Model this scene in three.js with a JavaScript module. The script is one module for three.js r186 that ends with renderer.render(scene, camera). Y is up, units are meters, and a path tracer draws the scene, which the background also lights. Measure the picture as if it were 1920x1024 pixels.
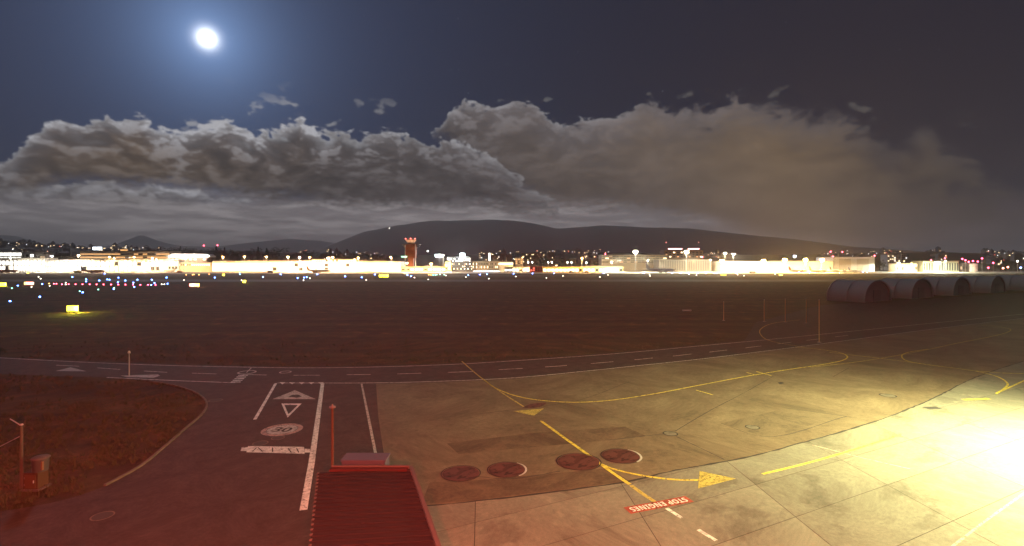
import * as THREE from 'three';
import { mergeGeometries } from 'three/addons/utils/BufferGeometryUtils.js';
import { ImprovedNoise } from 'three/addons/math/ImprovedNoise.js';
import { FontLoader } from 'three/addons/loaders/FontLoader.js';

// ---------------------------------------------------------------- camera, sky, moonlight, exposure
const FOCAL = 960, EYE = 15, HORIZON = 492;           // lens in pixels of the 1920 x 1024 photograph, eye height in metres
const scene = new THREE.Scene();
const camera = new THREE.PerspectiveCamera(2 * Math.atan(512 / FOCAL) * 180 / Math.PI, 1920 / 1024, 0.3, 60000);
camera.position.set(0, EYE, 0);
camera.lookAt(0, EYE, -100);
camera.setViewOffset(1920, 1024, 0, 512 - HORIZON, 1920, 1024);

const renderer = new THREE.WebGLRenderer();
renderer.toneMapping = THREE.LinearToneMapping;
renderer.toneMappingExposure = 1;
renderer.shadowMap.enabled = true;

const perlin = new ImprovedNoise();
const noise3 = (x, y, z) => perlin.noise(x, y, z);
function fbm(x, y, z, n) { let a = 0.5, s = 0, f = 1; for (let i = 0; i < n; i++) { s += a * noise3(x * f + i * 17.3, y * f + i * 5.1, z * f - i * 9.7); a *= 0.52; f *= 2.03; } return s; }
const clamp = (v, a, b) => Math.min(b, Math.max(a, v));
const sstep = (a, b, v) => { const t = clamp((v - a) / (b - a), 0, 1); return t * t * (3 - 2 * t); };
const mix = (a, b, t) => a + (b - a) * t;
const lin = (c) => { c /= 255; return c <= 0.04045 ? c / 12.92 : Math.pow((c + 0.055) / 1.055, 2.4); };
const rgb = (r, g, b) => [lin(r), lin(g), lin(b)];
const table = (t) => (v) => { if (v <= t[0][0]) return t[0][1]; for (let i = 1; i < t.length; i++) if (v <= t[i][0]) return mix(t[i - 1][1], t[i][1], (v - t[i - 1][0]) / (t[i][0] - t[i - 1][0])); return t[t.length - 1][1]; };
let seed = 20231;
const rnd = () => { seed = (seed * 1664525 + 1013904223) >>> 0; return seed / 4294967296; };
const rr = (a, b) => a + (b - a) * rnd();

const MOON_AZ = Math.atan((388 - 960) / FOCAL), MOON_EL = Math.atan((HORIZON - 72) / FOCAL * Math.cos(MOON_AZ));
const moonDir = new THREE.Vector3(Math.sin(MOON_AZ) * Math.cos(MOON_EL), Math.sin(MOON_EL), -Math.cos(MOON_AZ) * Math.cos(MOON_EL));

// outline of the cloud bank: direction (as columns of the photograph) -> height of its upper edge
const leftTop = table([[-60, 330], [20, 300], [50, 262], [75, 238], [105, 216], [150, 224], [190, 214], [260, 214], [292, 240], [340, 250], [385, 230], [425, 228], [480, 246], [535, 236], [560, 218], [592, 242], [650, 244], [720, 246], [790, 254], [850, 262], [900, 286], [950, 316], [1000, 348], [1045, 382], [1080, 480], [2000, 480]]);
const leftBase = table([[0, 352], [60, 346], [100, 334], [200, 330], [300, 332], [380, 344], [480, 366], [600, 374], [800, 379], [960, 384], [1045, 387], [1100, 380]]);
const rightTop = table([[780, 480], [806, 250], [842, 206], [872, 188], [930, 196], [960, 188], [1005, 194], [1030, 218], [1062, 236], [1090, 224], [1150, 222], [1180, 204], [1202, 184], [1226, 188], [1252, 202], [1335, 197], [1372, 180], [1430, 188], [1500, 202], [1560, 204], [1620, 230], [1675, 266], [1702, 244], [1722, 232], [1750, 234], [1766, 264], [1800, 282], [1828, 290], [1862, 335], [1920, 352]]);
const rightBase = table([[780, 238], [840, 262], [900, 296], [950, 328], [1000, 362], [1040, 380], [1200, 390], [1340, 410], [1450, 440], [1920, 470]]);
const lowTop = table([[-60, 352], [30, 348], [90, 352], [160, 340], [260, 346], [340, 356], [420, 362], [470, 372], [520, 480], [2000, 480]]);
const lowBase = table([[0, 366], [200, 366], [470, 376], [2000, 376]]);
const cityGlow = table([[0, 0.45], [110, 0.75], [260, 1], [420, 0.6], [640, 0.12], [860, 0.1], [1040, 0.42], [1240, 0.62], [1460, 1.3], [1600, 1.0], [1760, 0.42], [1920, 0.3]]);
const bankLight = table([[0, 0.95], [500, 0.9], [700, 0.78], [900, 0.84], [1100, 0.92], [1300, 0.92], [1500, 0.82], [1640, 0.58], [1780, 0.38], [1920, 0.24]]);
function makeSky() {
  const W = 4096, HH = 2048, data = new Float32Array(W * HH * 4);
  const bodyGrey = rgb(99, 92, 93), bodyWarm = rgb(124, 106, 90), silver = rgb(184, 184, 190), lowHaze = rgb(164, 158, 160), lowDark = rgb(134, 128, 131), lowHazeR = rgb(88, 76, 80), orange = rgb(150, 112, 80);
  const dir = new THREE.Vector3();
  for (let j = HH / 2 - 4; j < HH; j++) {
    const el = ((j + 0.5) / HH - 0.5) * Math.PI, ce = Math.cos(el), se = Math.sin(el);
    for (let i = 0; i < W; i++) {
      const t = ((i + 0.5) / W - 0.5) * 2 * Math.PI;             // atan2(z, x)
      dir.set(ce * Math.cos(t), se, ce * Math.sin(t));
      let az = Math.atan2(dir.x, -dir.z);
      const th = Math.acos(clamp(dir.dot(moonDir), -1, 1)) * 180 / Math.PI;
      // clear night air with the moon's aureole
      const g1 = Math.exp(-th / 17), g2 = Math.exp(-th / 3.6), g3 = 4 * Math.exp(-Math.pow(th / 0.6, 1.5));
      let r = 0.0105 + 0.05 * g1 + 0.21 * g2 + g3, g = 0.0105 + 0.074 * g1 + 0.36 * g2 + g3, b = 0.0225 + 0.15 * g1 + 0.66 * g2 + g3;
      // the bank ends at both sides; beyond it only the low veil goes on round the horizon
      const a = clamp(az, -Math.PI / 4, Math.PI / 4), over = Math.abs(az - a) * 180 / Math.PI;
      const ca = Math.cos(a), px = 960 + FOCAL * Math.tan(a);
      const py = HORIZON - FOCAL * Math.tan(Math.min(el, 1.2)) / ca;   // height in the photograph's pixels
      if (el < 0.62) {
        const X = dir.x, Y = dir.y * 1.45, Z = dir.z;
        const wx = fbm(X * 6, Y * 6, Z * 6, 3), wy = fbm(X * 6 + 31, Y * 6, Z * 6, 3);
        const n1 = fbm(X * 8 + wx * 0.6, Y * 11 + wy * 0.6, Z * 8, 4);
        const heads = (x, y, z) => 1 - Math.abs(2.4 * fbm(x * 17 + wx * 1.2, y * 21 + wy * 1.2, z * 17, 3));
        const b1 = heads(X, Y, Z), b1m = heads(X + moonDir.x * 0.014, Y + 0.016, Z + moonDir.z * 0.014);
        const b2 = 1 - Math.abs(2.4 * fbm(X * 58 + wx * 3, Y * 66 + wy * 3, Z * 58, 4));
        const fine = fbm(X * 95 + 3, Y * 120, Z * 95, 4);
        const rough = 24 * (b1 - 0.7) + 9 * (b2 - 0.7) + 8 * fine + 14 * n1;
        const mp = Math.exp(-Math.max(0, th - 7) / 16), cg = cityGlow(px), bl = bankLight(px);
        const side = sstep(0, 14, over);
        const relief = clamp((b1 - b1m) * 0.8, -0.36, 0.45);
        // low veil of thin layers between the cloud bases and the horizon
        const band = fbm(X * 5 + 9, dir.y * 60 + wx * 1.4, Z * 5, 5), band2 = fbm(X * 16, dir.y * 130 + wy * 2, Z * 16 + 4, 4);
        const rightness = sstep(1180, 1800, px);
        const veil = sstep(330, 392, py + n1 * 34 + band * 26 + side * 60) * mix(1, sstep(330, 440, py), rightness);
        const lowMix = sstep(-0.2, 0.26, band * 0.9 + 0.6 * band2);
        const V = [0, 1, 2].map((k) => mix(mix(lowDark[k], lowHaze[k], lowMix), mix(lowHazeR[k], orange[k], clamp(cg - 0.35, 0, 1) * 0.95), rightness) * (0.95 + 0.2 * band2));
        r = mix(r, V[0], veil); g = mix(g, V[1], veil); b = mix(b, V[2], veil);
        // the cloud masses, far to near
        const masses = over > 14 ? [] : [[lowTop(px), lowBase(px), 0.74, 10, 1], [rightTop(px), rightBase(px), 1.02, 16, 0], [leftTop(px), leftBase(px), 0.84, 10, 0]];
        for (const [top, base, lum, soft, thin] of masses) {
          const d = py - top + rough * (thin ? 0.8 : 1), u = base - py + n1 * 22 + fine * 16 + 8 * (b2 - 0.7);
          if (d < 0 || u < -24) continue;
          let cov = sstep(0, lum > 1 ? 9 + 22 * sstep(1100, 1500, px) : 8, d) * sstep(-22, soft * 1.3, u) * (1 - side) * (thin ? 0.85 : 1);
          const gone = sstep(1450, 1880, px) * sstep(-0.3, 0.25, 0.1 - n1 - 0.3 * b1);
          cov *= 1 - 0.92 * gone;
          if (lum > 1) cov *= 1 - 0.75 * sstep(0.2, 0.34, fbm(X * 11 + 77, Y * 19, Z * 11, 4)) * sstep(60, 20, d) ;
          const warm = clamp(cg * sstep(8, 95, d + n1 * 30), 0, 1.4);
          const tone = (0.96 + 0.55 * n1 + relief * (0.2 + mp) * mix(1, 0.55, sstep(900, 1300, px))) * bl * lum * (1.08 - 0.22 * sstep(60, 0, u)) * mix(1.06, 0.8, sstep(4, 90, d + n1 * 30));
          const rim = Math.exp(-Math.max(0, d - 1) / (5 + 7 * mp)) * (0.34 + 0.8 * mp);
          const wisp = sstep(0.02, 0.4, fine * 0.7 + 0.9 * relief + 0.6 * n1) * Math.exp(-Math.max(0, d - 10) / 46) * mp * 1.0;
          const s = clamp(rim * (0.5 + 0.9 * clamp(b2, 0, 1)) + wisp, 0, 1) * mix(1, 0.5, sstep(950, 1450, px));
          for (let k = 0; k < 3; k++) { const c = mix(mix(bodyGrey[k], bodyWarm[k], warm) * tone, silver[k], s); if (k === 0) r = mix(r, c, cov); else if (k === 1) g = mix(g, c, cov); else b = mix(b, c, cov); }
        }
        // loose scraps of cloud above the bank
        const topMost = Math.min(leftTop(px), rightTop(px));
        const scrap = sstep(0.26, 0.4, fbm(X * 19 + 40, Y * 24, Z * 19, 5)) * sstep(90, 15, topMost - py) * sstep(-30, 8, topMost - py) * 0.75 * (1 - side);
        r = mix(r, mix(0.09, silver[0], mp) * 0.85, scrap); g = mix(g, mix(0.085, silver[1], mp) * 0.85, scrap); b = mix(b, mix(0.085, silver[2], mp) * 0.85, scrap);
      }
      const k = (j * W + i) * 4;
      data[k] = r; data[k + 1] = g; data[k + 2] = b; data[k + 3] = 1;
    }
  }
  for (let i = 0; i < 420; i++) { // faint stars above the clouds
    const el = Math.asin(rr(0.3, 0.98)), t = rr(-Math.PI, Math.PI), k = (Math.floor((el / Math.PI + 0.5) * HH) * W + Math.floor((t / Math.PI / 2 + 0.5) * W)) * 4, b = 0.03 + 0.22 * Math.pow(rnd(), 3);
    for (let c = 0; c < 3; c++) data[k + c] += b;
  }
  const below = [0.05, 0.045, 0.045];
  for (let j = 0; j < HH / 2 - 4; j++) for (let i = 0; i < W; i++) { const k = (j * W + i) * 4; data[k] = below[0]; data[k + 1] = below[1]; data[k + 2] = below[2]; data[k + 3] = 1; }
  const tex = new THREE.DataTexture(data, W, HH, THREE.RGBAFormat, THREE.FloatType);
  tex.mapping = THREE.EquirectangularReflectionMapping;
  tex.magFilter = THREE.LinearFilter; tex.needsUpdate = true;
  return tex;
}
const skyTexture = makeSky();
scene.background = skyTexture;
scene.environment = skyTexture;

const moon = new THREE.DirectionalLight(new THREE.Color().setRGB(0.84, 0.88, 1), 0.9);
moon.name = 'moonlight';
moon.position.copy(moonDir).multiplyScalar(500); moon.target.position.set(0, 0, -100);
moon.position.add(moon.target.position);
moon.castShadow = true;
Object.assign(moon.shadow.camera, { left: -900, right: 900, top: 900, bottom: -900, near: 1, far: 3000 });
scene.add(moon, moon.target);

scene.fog = new THREE.FogExp2(new THREE.Color().setRGB(0.9, 0.88, 0.86), 0.00011);

// ---------------------------------------------------------------- helpers
const used = new Map();
function numbered(n) { const k = used.get(n) ?? 0; used.set(n, k + 1); return k ? `${n}_${String(k).padStart(3, '0')}` : n; }
const setup = (m) => { m.castShadow = true; m.receiveShadow = true; return m; };
function thing(name, label, category, pos = [0, 0, 0], group, turn = 0) {
  const o = new THREE.Group(); o.name = numbered(name); o.position.set(...pos); o.rotation.y = turn;
  o.userData = { label, category }; if (group) o.userData.group = group;
  scene.add(o); return o;
}
function part(parent, name, geo, mat, label) { const m = setup(new THREE.Mesh(geo, mat)); m.name = name; if (label) m.userData.label = label; parent.add(m); return m; }
function one(name, geo, mat, label, category, group, pos) {
  const m = setup(new THREE.Mesh(geo, mat)); m.name = numbered(name); m.userData = { label, category }; if (group) m.userData.group = group;
  if (pos) m.position.set(...pos); scene.add(m); return m;
}
function struct(name, geo, mat) { const m = setup(new THREE.Mesh(geo, mat)); m.name = numbered(name); m.userData = { kind: 'structure' }; scene.add(m); return m; }
function copyOf(src, label, pos, turn, group) {
  const c = src.clone(); c.name = numbered(src.name.replace(/_\d{3}$/, '')); c.userData = { ...src.userData, label }; if (group) c.userData.group = group;
  c.position.set(...pos); if (turn !== undefined) c.rotation.y = turn; scene.add(c); return c;
}
const box = (w, h, d, x = 0, y = 0, z = 0) => new THREE.BoxGeometry(w, h, d).translate(x, y, z);
const cyl = (r0, r1, h, n = 12, x = 0, y = 0, z = 0) => new THREE.CylinderGeometry(r1, r0, h, n).translate(x, y, z);
const ball = (r, x = 0, y = 0, z = 0, n = 12) => new THREE.SphereGeometry(r, n, Math.max(6, n >> 1)).translate(x, y, z);
function rod(a, b, r0, r1 = r0, n = 8) {
  const A = new THREE.Vector3(...a), B = new THREE.Vector3(...b), d = B.clone().sub(A), l = d.length();
  const g = new THREE.CylinderGeometry(r1, r0, l, n).translate(0, l / 2, 0);
  g.applyQuaternion(new THREE.Quaternion().setFromUnitVectors(new THREE.Vector3(0, 1, 0), d.normalize()));
  return g.translate(A.x, A.y, A.z);
}
const join = (...g) => mergeGeometries(g.flat().map((q) => (q.index ? q.toNonIndexed() : q)));
const ones = ['', 'first', 'second', 'third', 'fourth', 'fifth', 'sixth', 'seventh', 'eighth', 'ninth', 'tenth', 'eleventh', 'twelfth', 'thirteenth', 'fourteenth', 'fifteenth', 'sixteenth', 'seventeenth', 'eighteenth', 'nineteenth'];
const ordinal = (n) => (n < 20 ? ones[n] : n % 10 ? ['', '', 'twenty', 'thirty', 'forty', 'fifty'][Math.floor(n / 10)] + '-' + ones[n % 10] : ['', '', 'twentieth', 'thirtieth', 'fortieth', 'fiftieth'][n / 10]);
// where a direction of the photograph meets the level ground / stands at a given distance
const G = (px, py) => { const z = FOCAL * EYE / (py - HORIZON); return [(px - 960) / FOCAL * z, -z]; };
const colX = (px, z) => (px - 960) / FOCAL * z;
const rowY = (py, z) => EYE + (HORIZON - py) / FOCAL * z;

const color = (r, g, b) => new THREE.Color().setRGB(r, g, b);
function mat(r, g, b, rough = 0.85, extra = {}) { return new THREE.MeshStandardMaterial({ color: color(r, g, b), roughness: rough, ...extra }); }
function matte(r, g, b, rough = 0.95, extra = {}) { return new THREE.MeshPhysicalMaterial({ color: color(r, g, b), roughness: rough, specularIntensity: 0.12, ...extra }); }
function glow(r, g, b, k = 1) { return new THREE.MeshStandardMaterial({ color: color(0.3, 0.3, 0.3), roughness: 0.6, emissive: color(r, g, b), emissiveIntensity: k }); }
// tiling value noise for material textures
function tileTexture(size, fn, srgb = true) {
  const d = new Uint8Array(size * size * 4);
  for (let y = 0; y < size; y++) for (let x = 0; x < size; x++) {
    const c = fn(x / size, y / size), k = (y * size + x) * 4;
    d[k] = clamp(c[0], 0, 255); d[k + 1] = clamp(c[1], 0, 255); d[k + 2] = clamp(c[2], 0, 255); d[k + 3] = 255;
  }
  const t = new THREE.DataTexture(d, size, size, THREE.RGBAFormat);
  t.wrapS = t.wrapT = THREE.RepeatWrapping; t.magFilter = THREE.LinearFilter; t.minFilter = THREE.LinearMipmapLinearFilter; t.generateMipmaps = true;
  if (srgb) t.colorSpace = THREE.SRGBColorSpace; t.needsUpdate = true; return t;
}
function tnoise(u, v, f, o = 4, s = 0) { // periodic: two circles
  const a = u * 2 * Math.PI, b = v * 2 * Math.PI, R = f / (2 * Math.PI);
  let amp = 0.5, sum = 0, k = 1;
  for (let i = 0; i < o; i++) { sum += amp * noise3(Math.cos(a) * R * k + s + Math.cos(b) * R * k * 0.9, Math.sin(a) * R * k + 7.7 * i, Math.sin(b) * R * k + Math.cos(b) * R * k * 0.4 - s); amp *= 0.55; k *= 2; }
  return sum;
}
const shade = (c, k) => [c[0] * k, c[1] * k, c[2] * k];
function speckle(size, base, coarse, fine, grain, s) {
  return tileTexture(size, (u, v) => { const k = 1 + coarse * tnoise(u, v, 6, 4, s) * 2 + fine * tnoise(u, v, 40, 3, s + 9) * 2 + grain * (rnd() - 0.5); return shade(base, k); });
}
function flatPoly(pts, y, uvScale = 1) { // pts: [x, z] on the ground, any winding; uv in metres
  const sh = pts.map((p) => new THREE.Vector2(p[0], p[1]));
  if (THREE.ShapeUtils.area(sh) > 0) sh.reverse();
  const tri = THREE.ShapeUtils.triangulateShape(sh, []);
  const pos = [], uv = [], nor = [];
  for (const t of tri) for (const i of t) { pos.push(sh[i].x, y, sh[i].y); uv.push(sh[i].x * uvScale, sh[i].y * uvScale); nor.push(0, 1, 0); }
  const g = new THREE.BufferGeometry();
  g.setAttribute('position', new THREE.Float32BufferAttribute(pos, 3)); g.setAttribute('normal', new THREE.Float32BufferAttribute(nor, 3)); g.setAttribute('uv', new THREE.Float32BufferAttribute(uv, 2));
  // make every triangle face up
  const P = g.attributes.position, U = g.attributes.uv;
  for (let i = 0; i < P.count; i += 3) {
    const ax = P.getX(i + 1) - P.getX(i), az = P.getZ(i + 1) - P.getZ(i), bx = P.getX(i + 2) - P.getX(i), bz = P.getZ(i + 2) - P.getZ(i);
    if (az * bx - ax * bz < 0) for (const [A, n] of [[P, 3], [U, 2]]) for (let k = 0; k < n; k++) { const q = A.array[(i + 1) * n + k]; A.array[(i + 1) * n + k] = A.array[(i + 2) * n + k]; A.array[(i + 2) * n + k] = q; }
  }
  return g;
}
const px2 = (list) => list.map(([a, b]) => G(a, b));
function smooth(pts, n) { const c = new THREE.CatmullRomCurve3(pts.map(([x, z]) => new THREE.Vector3(x, 0, z)), false, 'centripetal'); return c.getSpacedPoints(n).map((p) => [p.x, p.z]); }
function stripe(pts, w, y, wob = 0) { // painted line following ground points
  const pos = [], uv = [], nor = [], idx = []; let len = 0;
  pts.forEach((p, i) => {
    const a = pts[Math.max(0, i - 1)], b = pts[Math.min(pts.length - 1, i + 1)], dx = b[0] - a[0], dz = b[1] - a[1], l = Math.hypot(dx, dz) || 1;
    if (i) len += Math.hypot(p[0] - pts[i - 1][0], p[1] - pts[i - 1][1]);
    for (const s of [-1, 1]) { const ww = w / 2 * (1 + wob * (rnd() - 0.5)); pos.push(p[0] - dz / l * s * ww, y, p[1] + dx / l * s * ww); uv.push(p[0] - dz / l * s * ww, p[1] + dx / l * s * ww); nor.push(0, 1, 0); }
    if (i) { const k = i * 2; idx.push(k - 2, k - 1, k, k - 1, k + 1, k); }
  });
  const g = new THREE.BufferGeometry();
  g.setAttribute('position', new THREE.Float32BufferAttribute(pos, 3)); g.setAttribute('normal', new THREE.Float32BufferAttribute(nor, 3)); g.setAttribute('uv', new THREE.Float32BufferAttribute(uv, 2)); g.setIndex(idx);
  const P = g.attributes.position, ax = P.getX(1) - P.getX(0), az = P.getZ(1) - P.getZ(0), bx = P.getX(2) - P.getX(0), bz = P.getZ(2) - P.getZ(0);
  if (az * bx - ax * bz < 0) g.setIndex(idx.map((_, q) => idx[q - q % 3 + [0, 2, 1][q % 3]]));
  return g.toNonIndexed();
}
function disc(cx, cz, r0, r1, y, n = 40) { const g = r0 ? new THREE.RingGeometry(r0, r1, n) : new THREE.CircleGeometry(r1, n); g.rotateX(-Math.PI / 2); const p = g.attributes.position, u = g.attributes.uv; g.translate(cx, y, cz); for (let i = 0; i < p.count; i++) u.setXY(i, p.getX(i), p.getZ(i)); return g.toNonIndexed(); }
const inside = (x, z, poly) => { let c = false; for (let i = 0, j = poly.length - 1; i < poly.length; j = i++) { const [xi, zi] = poly[i], [xj, zj] = poly[j]; if ((zi > z) !== (zj > z) && x < (xj - xi) * (z - zi) / (zj - zi) + xi) c = !c; } return c; };

// ---------------------------------------------------------------- materials
const texGrass = tileTexture(2048, (u, v) => { // mown strips, worn and drier patches
  const strip = sstep(-0.12, 0.12, tnoise(u * 0, v, 14, 2, 3)), worn = sstep(0.1, 0.3, tnoise(u, v, 7, 5, 11)), dry = sstep(0.05, 0.35, tnoise(u, v, 17, 4, 29));
  const k = 0.88 + 0.2 * strip + 0.3 * tnoise(u, v, 26, 4, 6) + 0.2 * tnoise(u, v, 120, 2, 8) + 0.26 * (rnd() - 0.5);
  return [(92 + 26 * dry - 12 * worn) * k, (84 + 14 * dry - 18 * worn) * k, (48 + 10 * dry - 6 * worn) * k];
});
const texAsphalt = speckle(1024, [98, 92, 88], 0.16, 0.12, 0.28, 5);
const texApron = tileTexture(1024, (u, v) => { // old oil-stained asphalt
  const st = sstep(0.08, 0.3, tnoise(u, v, 9, 4, 3)), tr = sstep(0.16, 0.34, tnoise(u * 1, v, 22, 3, 12));
  const k = 1 + 0.3 * tnoise(u, v, 5, 5, 21) + 0.16 * tnoise(u, v, 60, 3, 2) - 0.07 * st - 0.05 * tr + 0.2 * (rnd() - 0.5);
  return shade([128, 117, 103], k);
});
const texConcrete = tileTexture(1024, (u, v) => { // brushed concrete with rubber and oil patches
  const st = sstep(0.1, 0.34, tnoise(u, v, 7, 5, 8)), pale = sstep(0.12, 0.3, tnoise(u, v, 11, 4, 33));
  const k = 1 + 0.16 * tnoise(u, v, 4, 5, 41) + 0.14 * tnoise(u, v, 70, 3, 6) - 0.13 * st + 0.06 * pale + 0.16 * (rnd() - 0.5);
  return shade([147, 142, 129], k);
});
const texPaint = tileTexture(512, (u, v) => { const w = sstep(0.14, 0.3, tnoise(u, v, 30, 4, 17)); const scuff = sstep(0.1, 0.24, tnoise(u, v, 11, 5, 61)); const k = 1 - 0.36 * w - 0.22 * scuff + 0.2 * tnoise(u, v, 8, 3, 4) + 0.14 * (rnd() - 0.5); return shade([214, 210, 202], k); });
const bumpGrain = speckle(512, [128, 128, 128], 0.2, 0.5, 0.6, 14); bumpGrain.colorSpace = THREE.NoColorSpace;
const withRepeat = (t, r) => { const c = t.clone(); c.repeat.set(r, r); c.needsUpdate = true; return c; };
const M = {
  grass: matte(0.38, 0.33, 0.32, 1, { map: withRepeat(texGrass, 1 / 70), bumpMap: withRepeat(bumpGrain, 1 / 3), bumpScale: 0.03 }),
  asphalt: matte(0.32, 0.28, 0.27, 0.9, { map: withRepeat(texAsphalt, 1 / 9), bumpMap: withRepeat(bumpGrain, 1 / 2), bumpScale: 0.006 }),
  apron: matte(0.53, 0.48, 0.39, 0.82, { map: withRepeat(texApron, 1 / 23), bumpMap: withRepeat(bumpGrain, 1 / 2), bumpScale: 0.004 }),
  patch: matte(0.38, 0.33, 0.27, 0.85, { map: withRepeat(texApron, 1 / 13) }),
  concrete: [0.5, 0.47, 0.53, 0.485].map((k, i) => matte(k, k * 0.98, k * 0.92, 0.82, { map: withRepeat(texConcrete, 1 / (15 + i * 3)), bumpMap: withRepeat(bumpGrain, 1 / 2), bumpScale: 0.003 })),
  joint: matte(0.03, 0.027, 0.025, 0.9),
  white: matte(0.9, 0.9, 0.9, 0.7, { map: withRepeat(texPaint, 1 / 4) }),
  fadedWhite: matte(0.55, 0.54, 0.53, 0.75, { map: withRepeat(texPaint, 1 / 4) }),
  yellow: matte(0.8, 0.64, 0.1, 0.7, { map: withRepeat(texPaint, 1 / 4) }),
  fadedYellow: matte(0.55, 0.45, 0.12, 0.75, { map: withRepeat(texPaint, 1 / 4) }),
  red: matte(0.42, 0.1, 0.07, 0.75, { map: withRepeat(texPaint, 1 / 4) }),
  darkRed: matte(0.1, 0.04, 0.034, 0.7, { map: withRepeat(texPaint, 1 / 4) }),
  black: matte(0.02, 0.02, 0.02, 0.7),
  iron: matte(0.05, 0.047, 0.045, 0.9),
  steel: matte(0.42, 0.42, 0.42, 0.5, { metalness: 0.5 }),
  kerb: matte(0.42, 0.4, 0.37, 0.9, { map: withRepeat(texConcrete, 1 / 3) }),
  farGround: matte(0.3, 0.29, 0.27, 0.9),
  farTar: matte(0.075, 0.07, 0.066, 0.85),
  forest: matte(0.04, 0.045, 0.03, 1),
};

// ---------------------------------------------------------------- ground, roads, aprons
const ground = (() => { const g = new THREE.CircleGeometry(20000, 128).rotateX(-Math.PI / 2); const p = g.attributes.position, u = g.attributes.uv; for (let i = 0; i < p.count; i++) u.setXY(i, p.getX(i), p.getZ(i)); return struct('ground', g, M.grass); })();

const roadUpper = [[-60, 668], [50, 674], [170, 680], [300, 685], [450, 688.5], [560, 690], [700, 688.5], [860, 683], [960, 677], [1100, 667.5], [1200, 659.5], [1300, 650], [1440, 637], [1600, 621], [1760, 605], [1990, 582]];
const roadLower = [[-60, 697], [60, 701], [200, 708], [330, 714], [440, 718], [520, 718.5], [610, 718.5], [680, 718.5], [800, 716], [960, 709], [1100, 696], [1200, 685.5], [1300, 675], [1440, 658], [1600, 637], [1760, 616], [1990, 589]];
const upperPts = smooth(px2(roadUpper), 120), lowerPts = smooth(px2(roadLower), 120);
const kerbLine = px2([[195, 707.5], [262, 713], [318, 722], [362, 735], [382, 748], [388, 760], [380, 776], [346, 806], [308, 839], [262, 876], [196, 912], [110, 940], [-60, 968]]);
const kerbPts = smooth(kerbLine, 70);
const border = px2([[700, 958], [860, 944], [1000, 928], [1100, 915], [1180, 903], [1260, 884], [1400, 858], [1500, 832], [1640, 791], [1740, 752], [1820, 712], [1880, 690], [2020, 650]]);
// one sheet of asphalt: the service road, its side street and the old apron
const paved = [...smooth(px2(roadUpper.map(([a, b]) => [a, b - 2.2])), 120), [190, -120], [190, 2], [-40, 2], [-40, -27.5], ...kerbPts.slice().reverse(), ...smooth(px2([[120, 706], [60, 703.5], [-60, 699]]), 4)];
struct('service_road', flatPoly(paved, 0.004), M.asphalt);
const apronPoly = [...smooth(px2([[705, 719.8], [800, 717.2], [960, 710.2], [1100, 697], [1200, 686.5], [1300, 676], [1440, 659], [1600, 638], [1760, 617], [1990, 590]]), 60), [190, 2], [-3, 2], [-4, -14], G(700, 962), G(716, 880)];
const apron = struct('apron', flatPoly(apronPoly, 0.008), M.apron);
const farPad = px2([[1395, 640], [1418, 604], [1540, 572], [1990, 545], [1990, 585], [1760, 603.5], [1600, 619.5], [1440, 635.5]]);
struct('shelter_apron', flatPoly(farPad, 0.012), M.asphalt);
const roadMarks = struct('road_marking_base', flatPoly(smooth(upperPts.slice(2, 110), 100).map(([x, z]) => [x, z - 0.01]).concat(lowerPts.slice(2, 100).reverse()), 0.0075), M.asphalt);
roadMarks.name = 'service_road_lane';

// concrete bay with recessed joints, one mesh for each slab
const slabBase = struct('concrete_apron', flatPoly([...smooth(border, 40), [190, -20], [190, 2], [-1.2, 2], [-2.2, -14], G(716, 957)], 0.013), M.joint);
const bay = [...smooth(border, 40), [190, -20], [190, 2], [-1.2, 2], [-2.2, -14], G(716, 957)];
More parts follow.
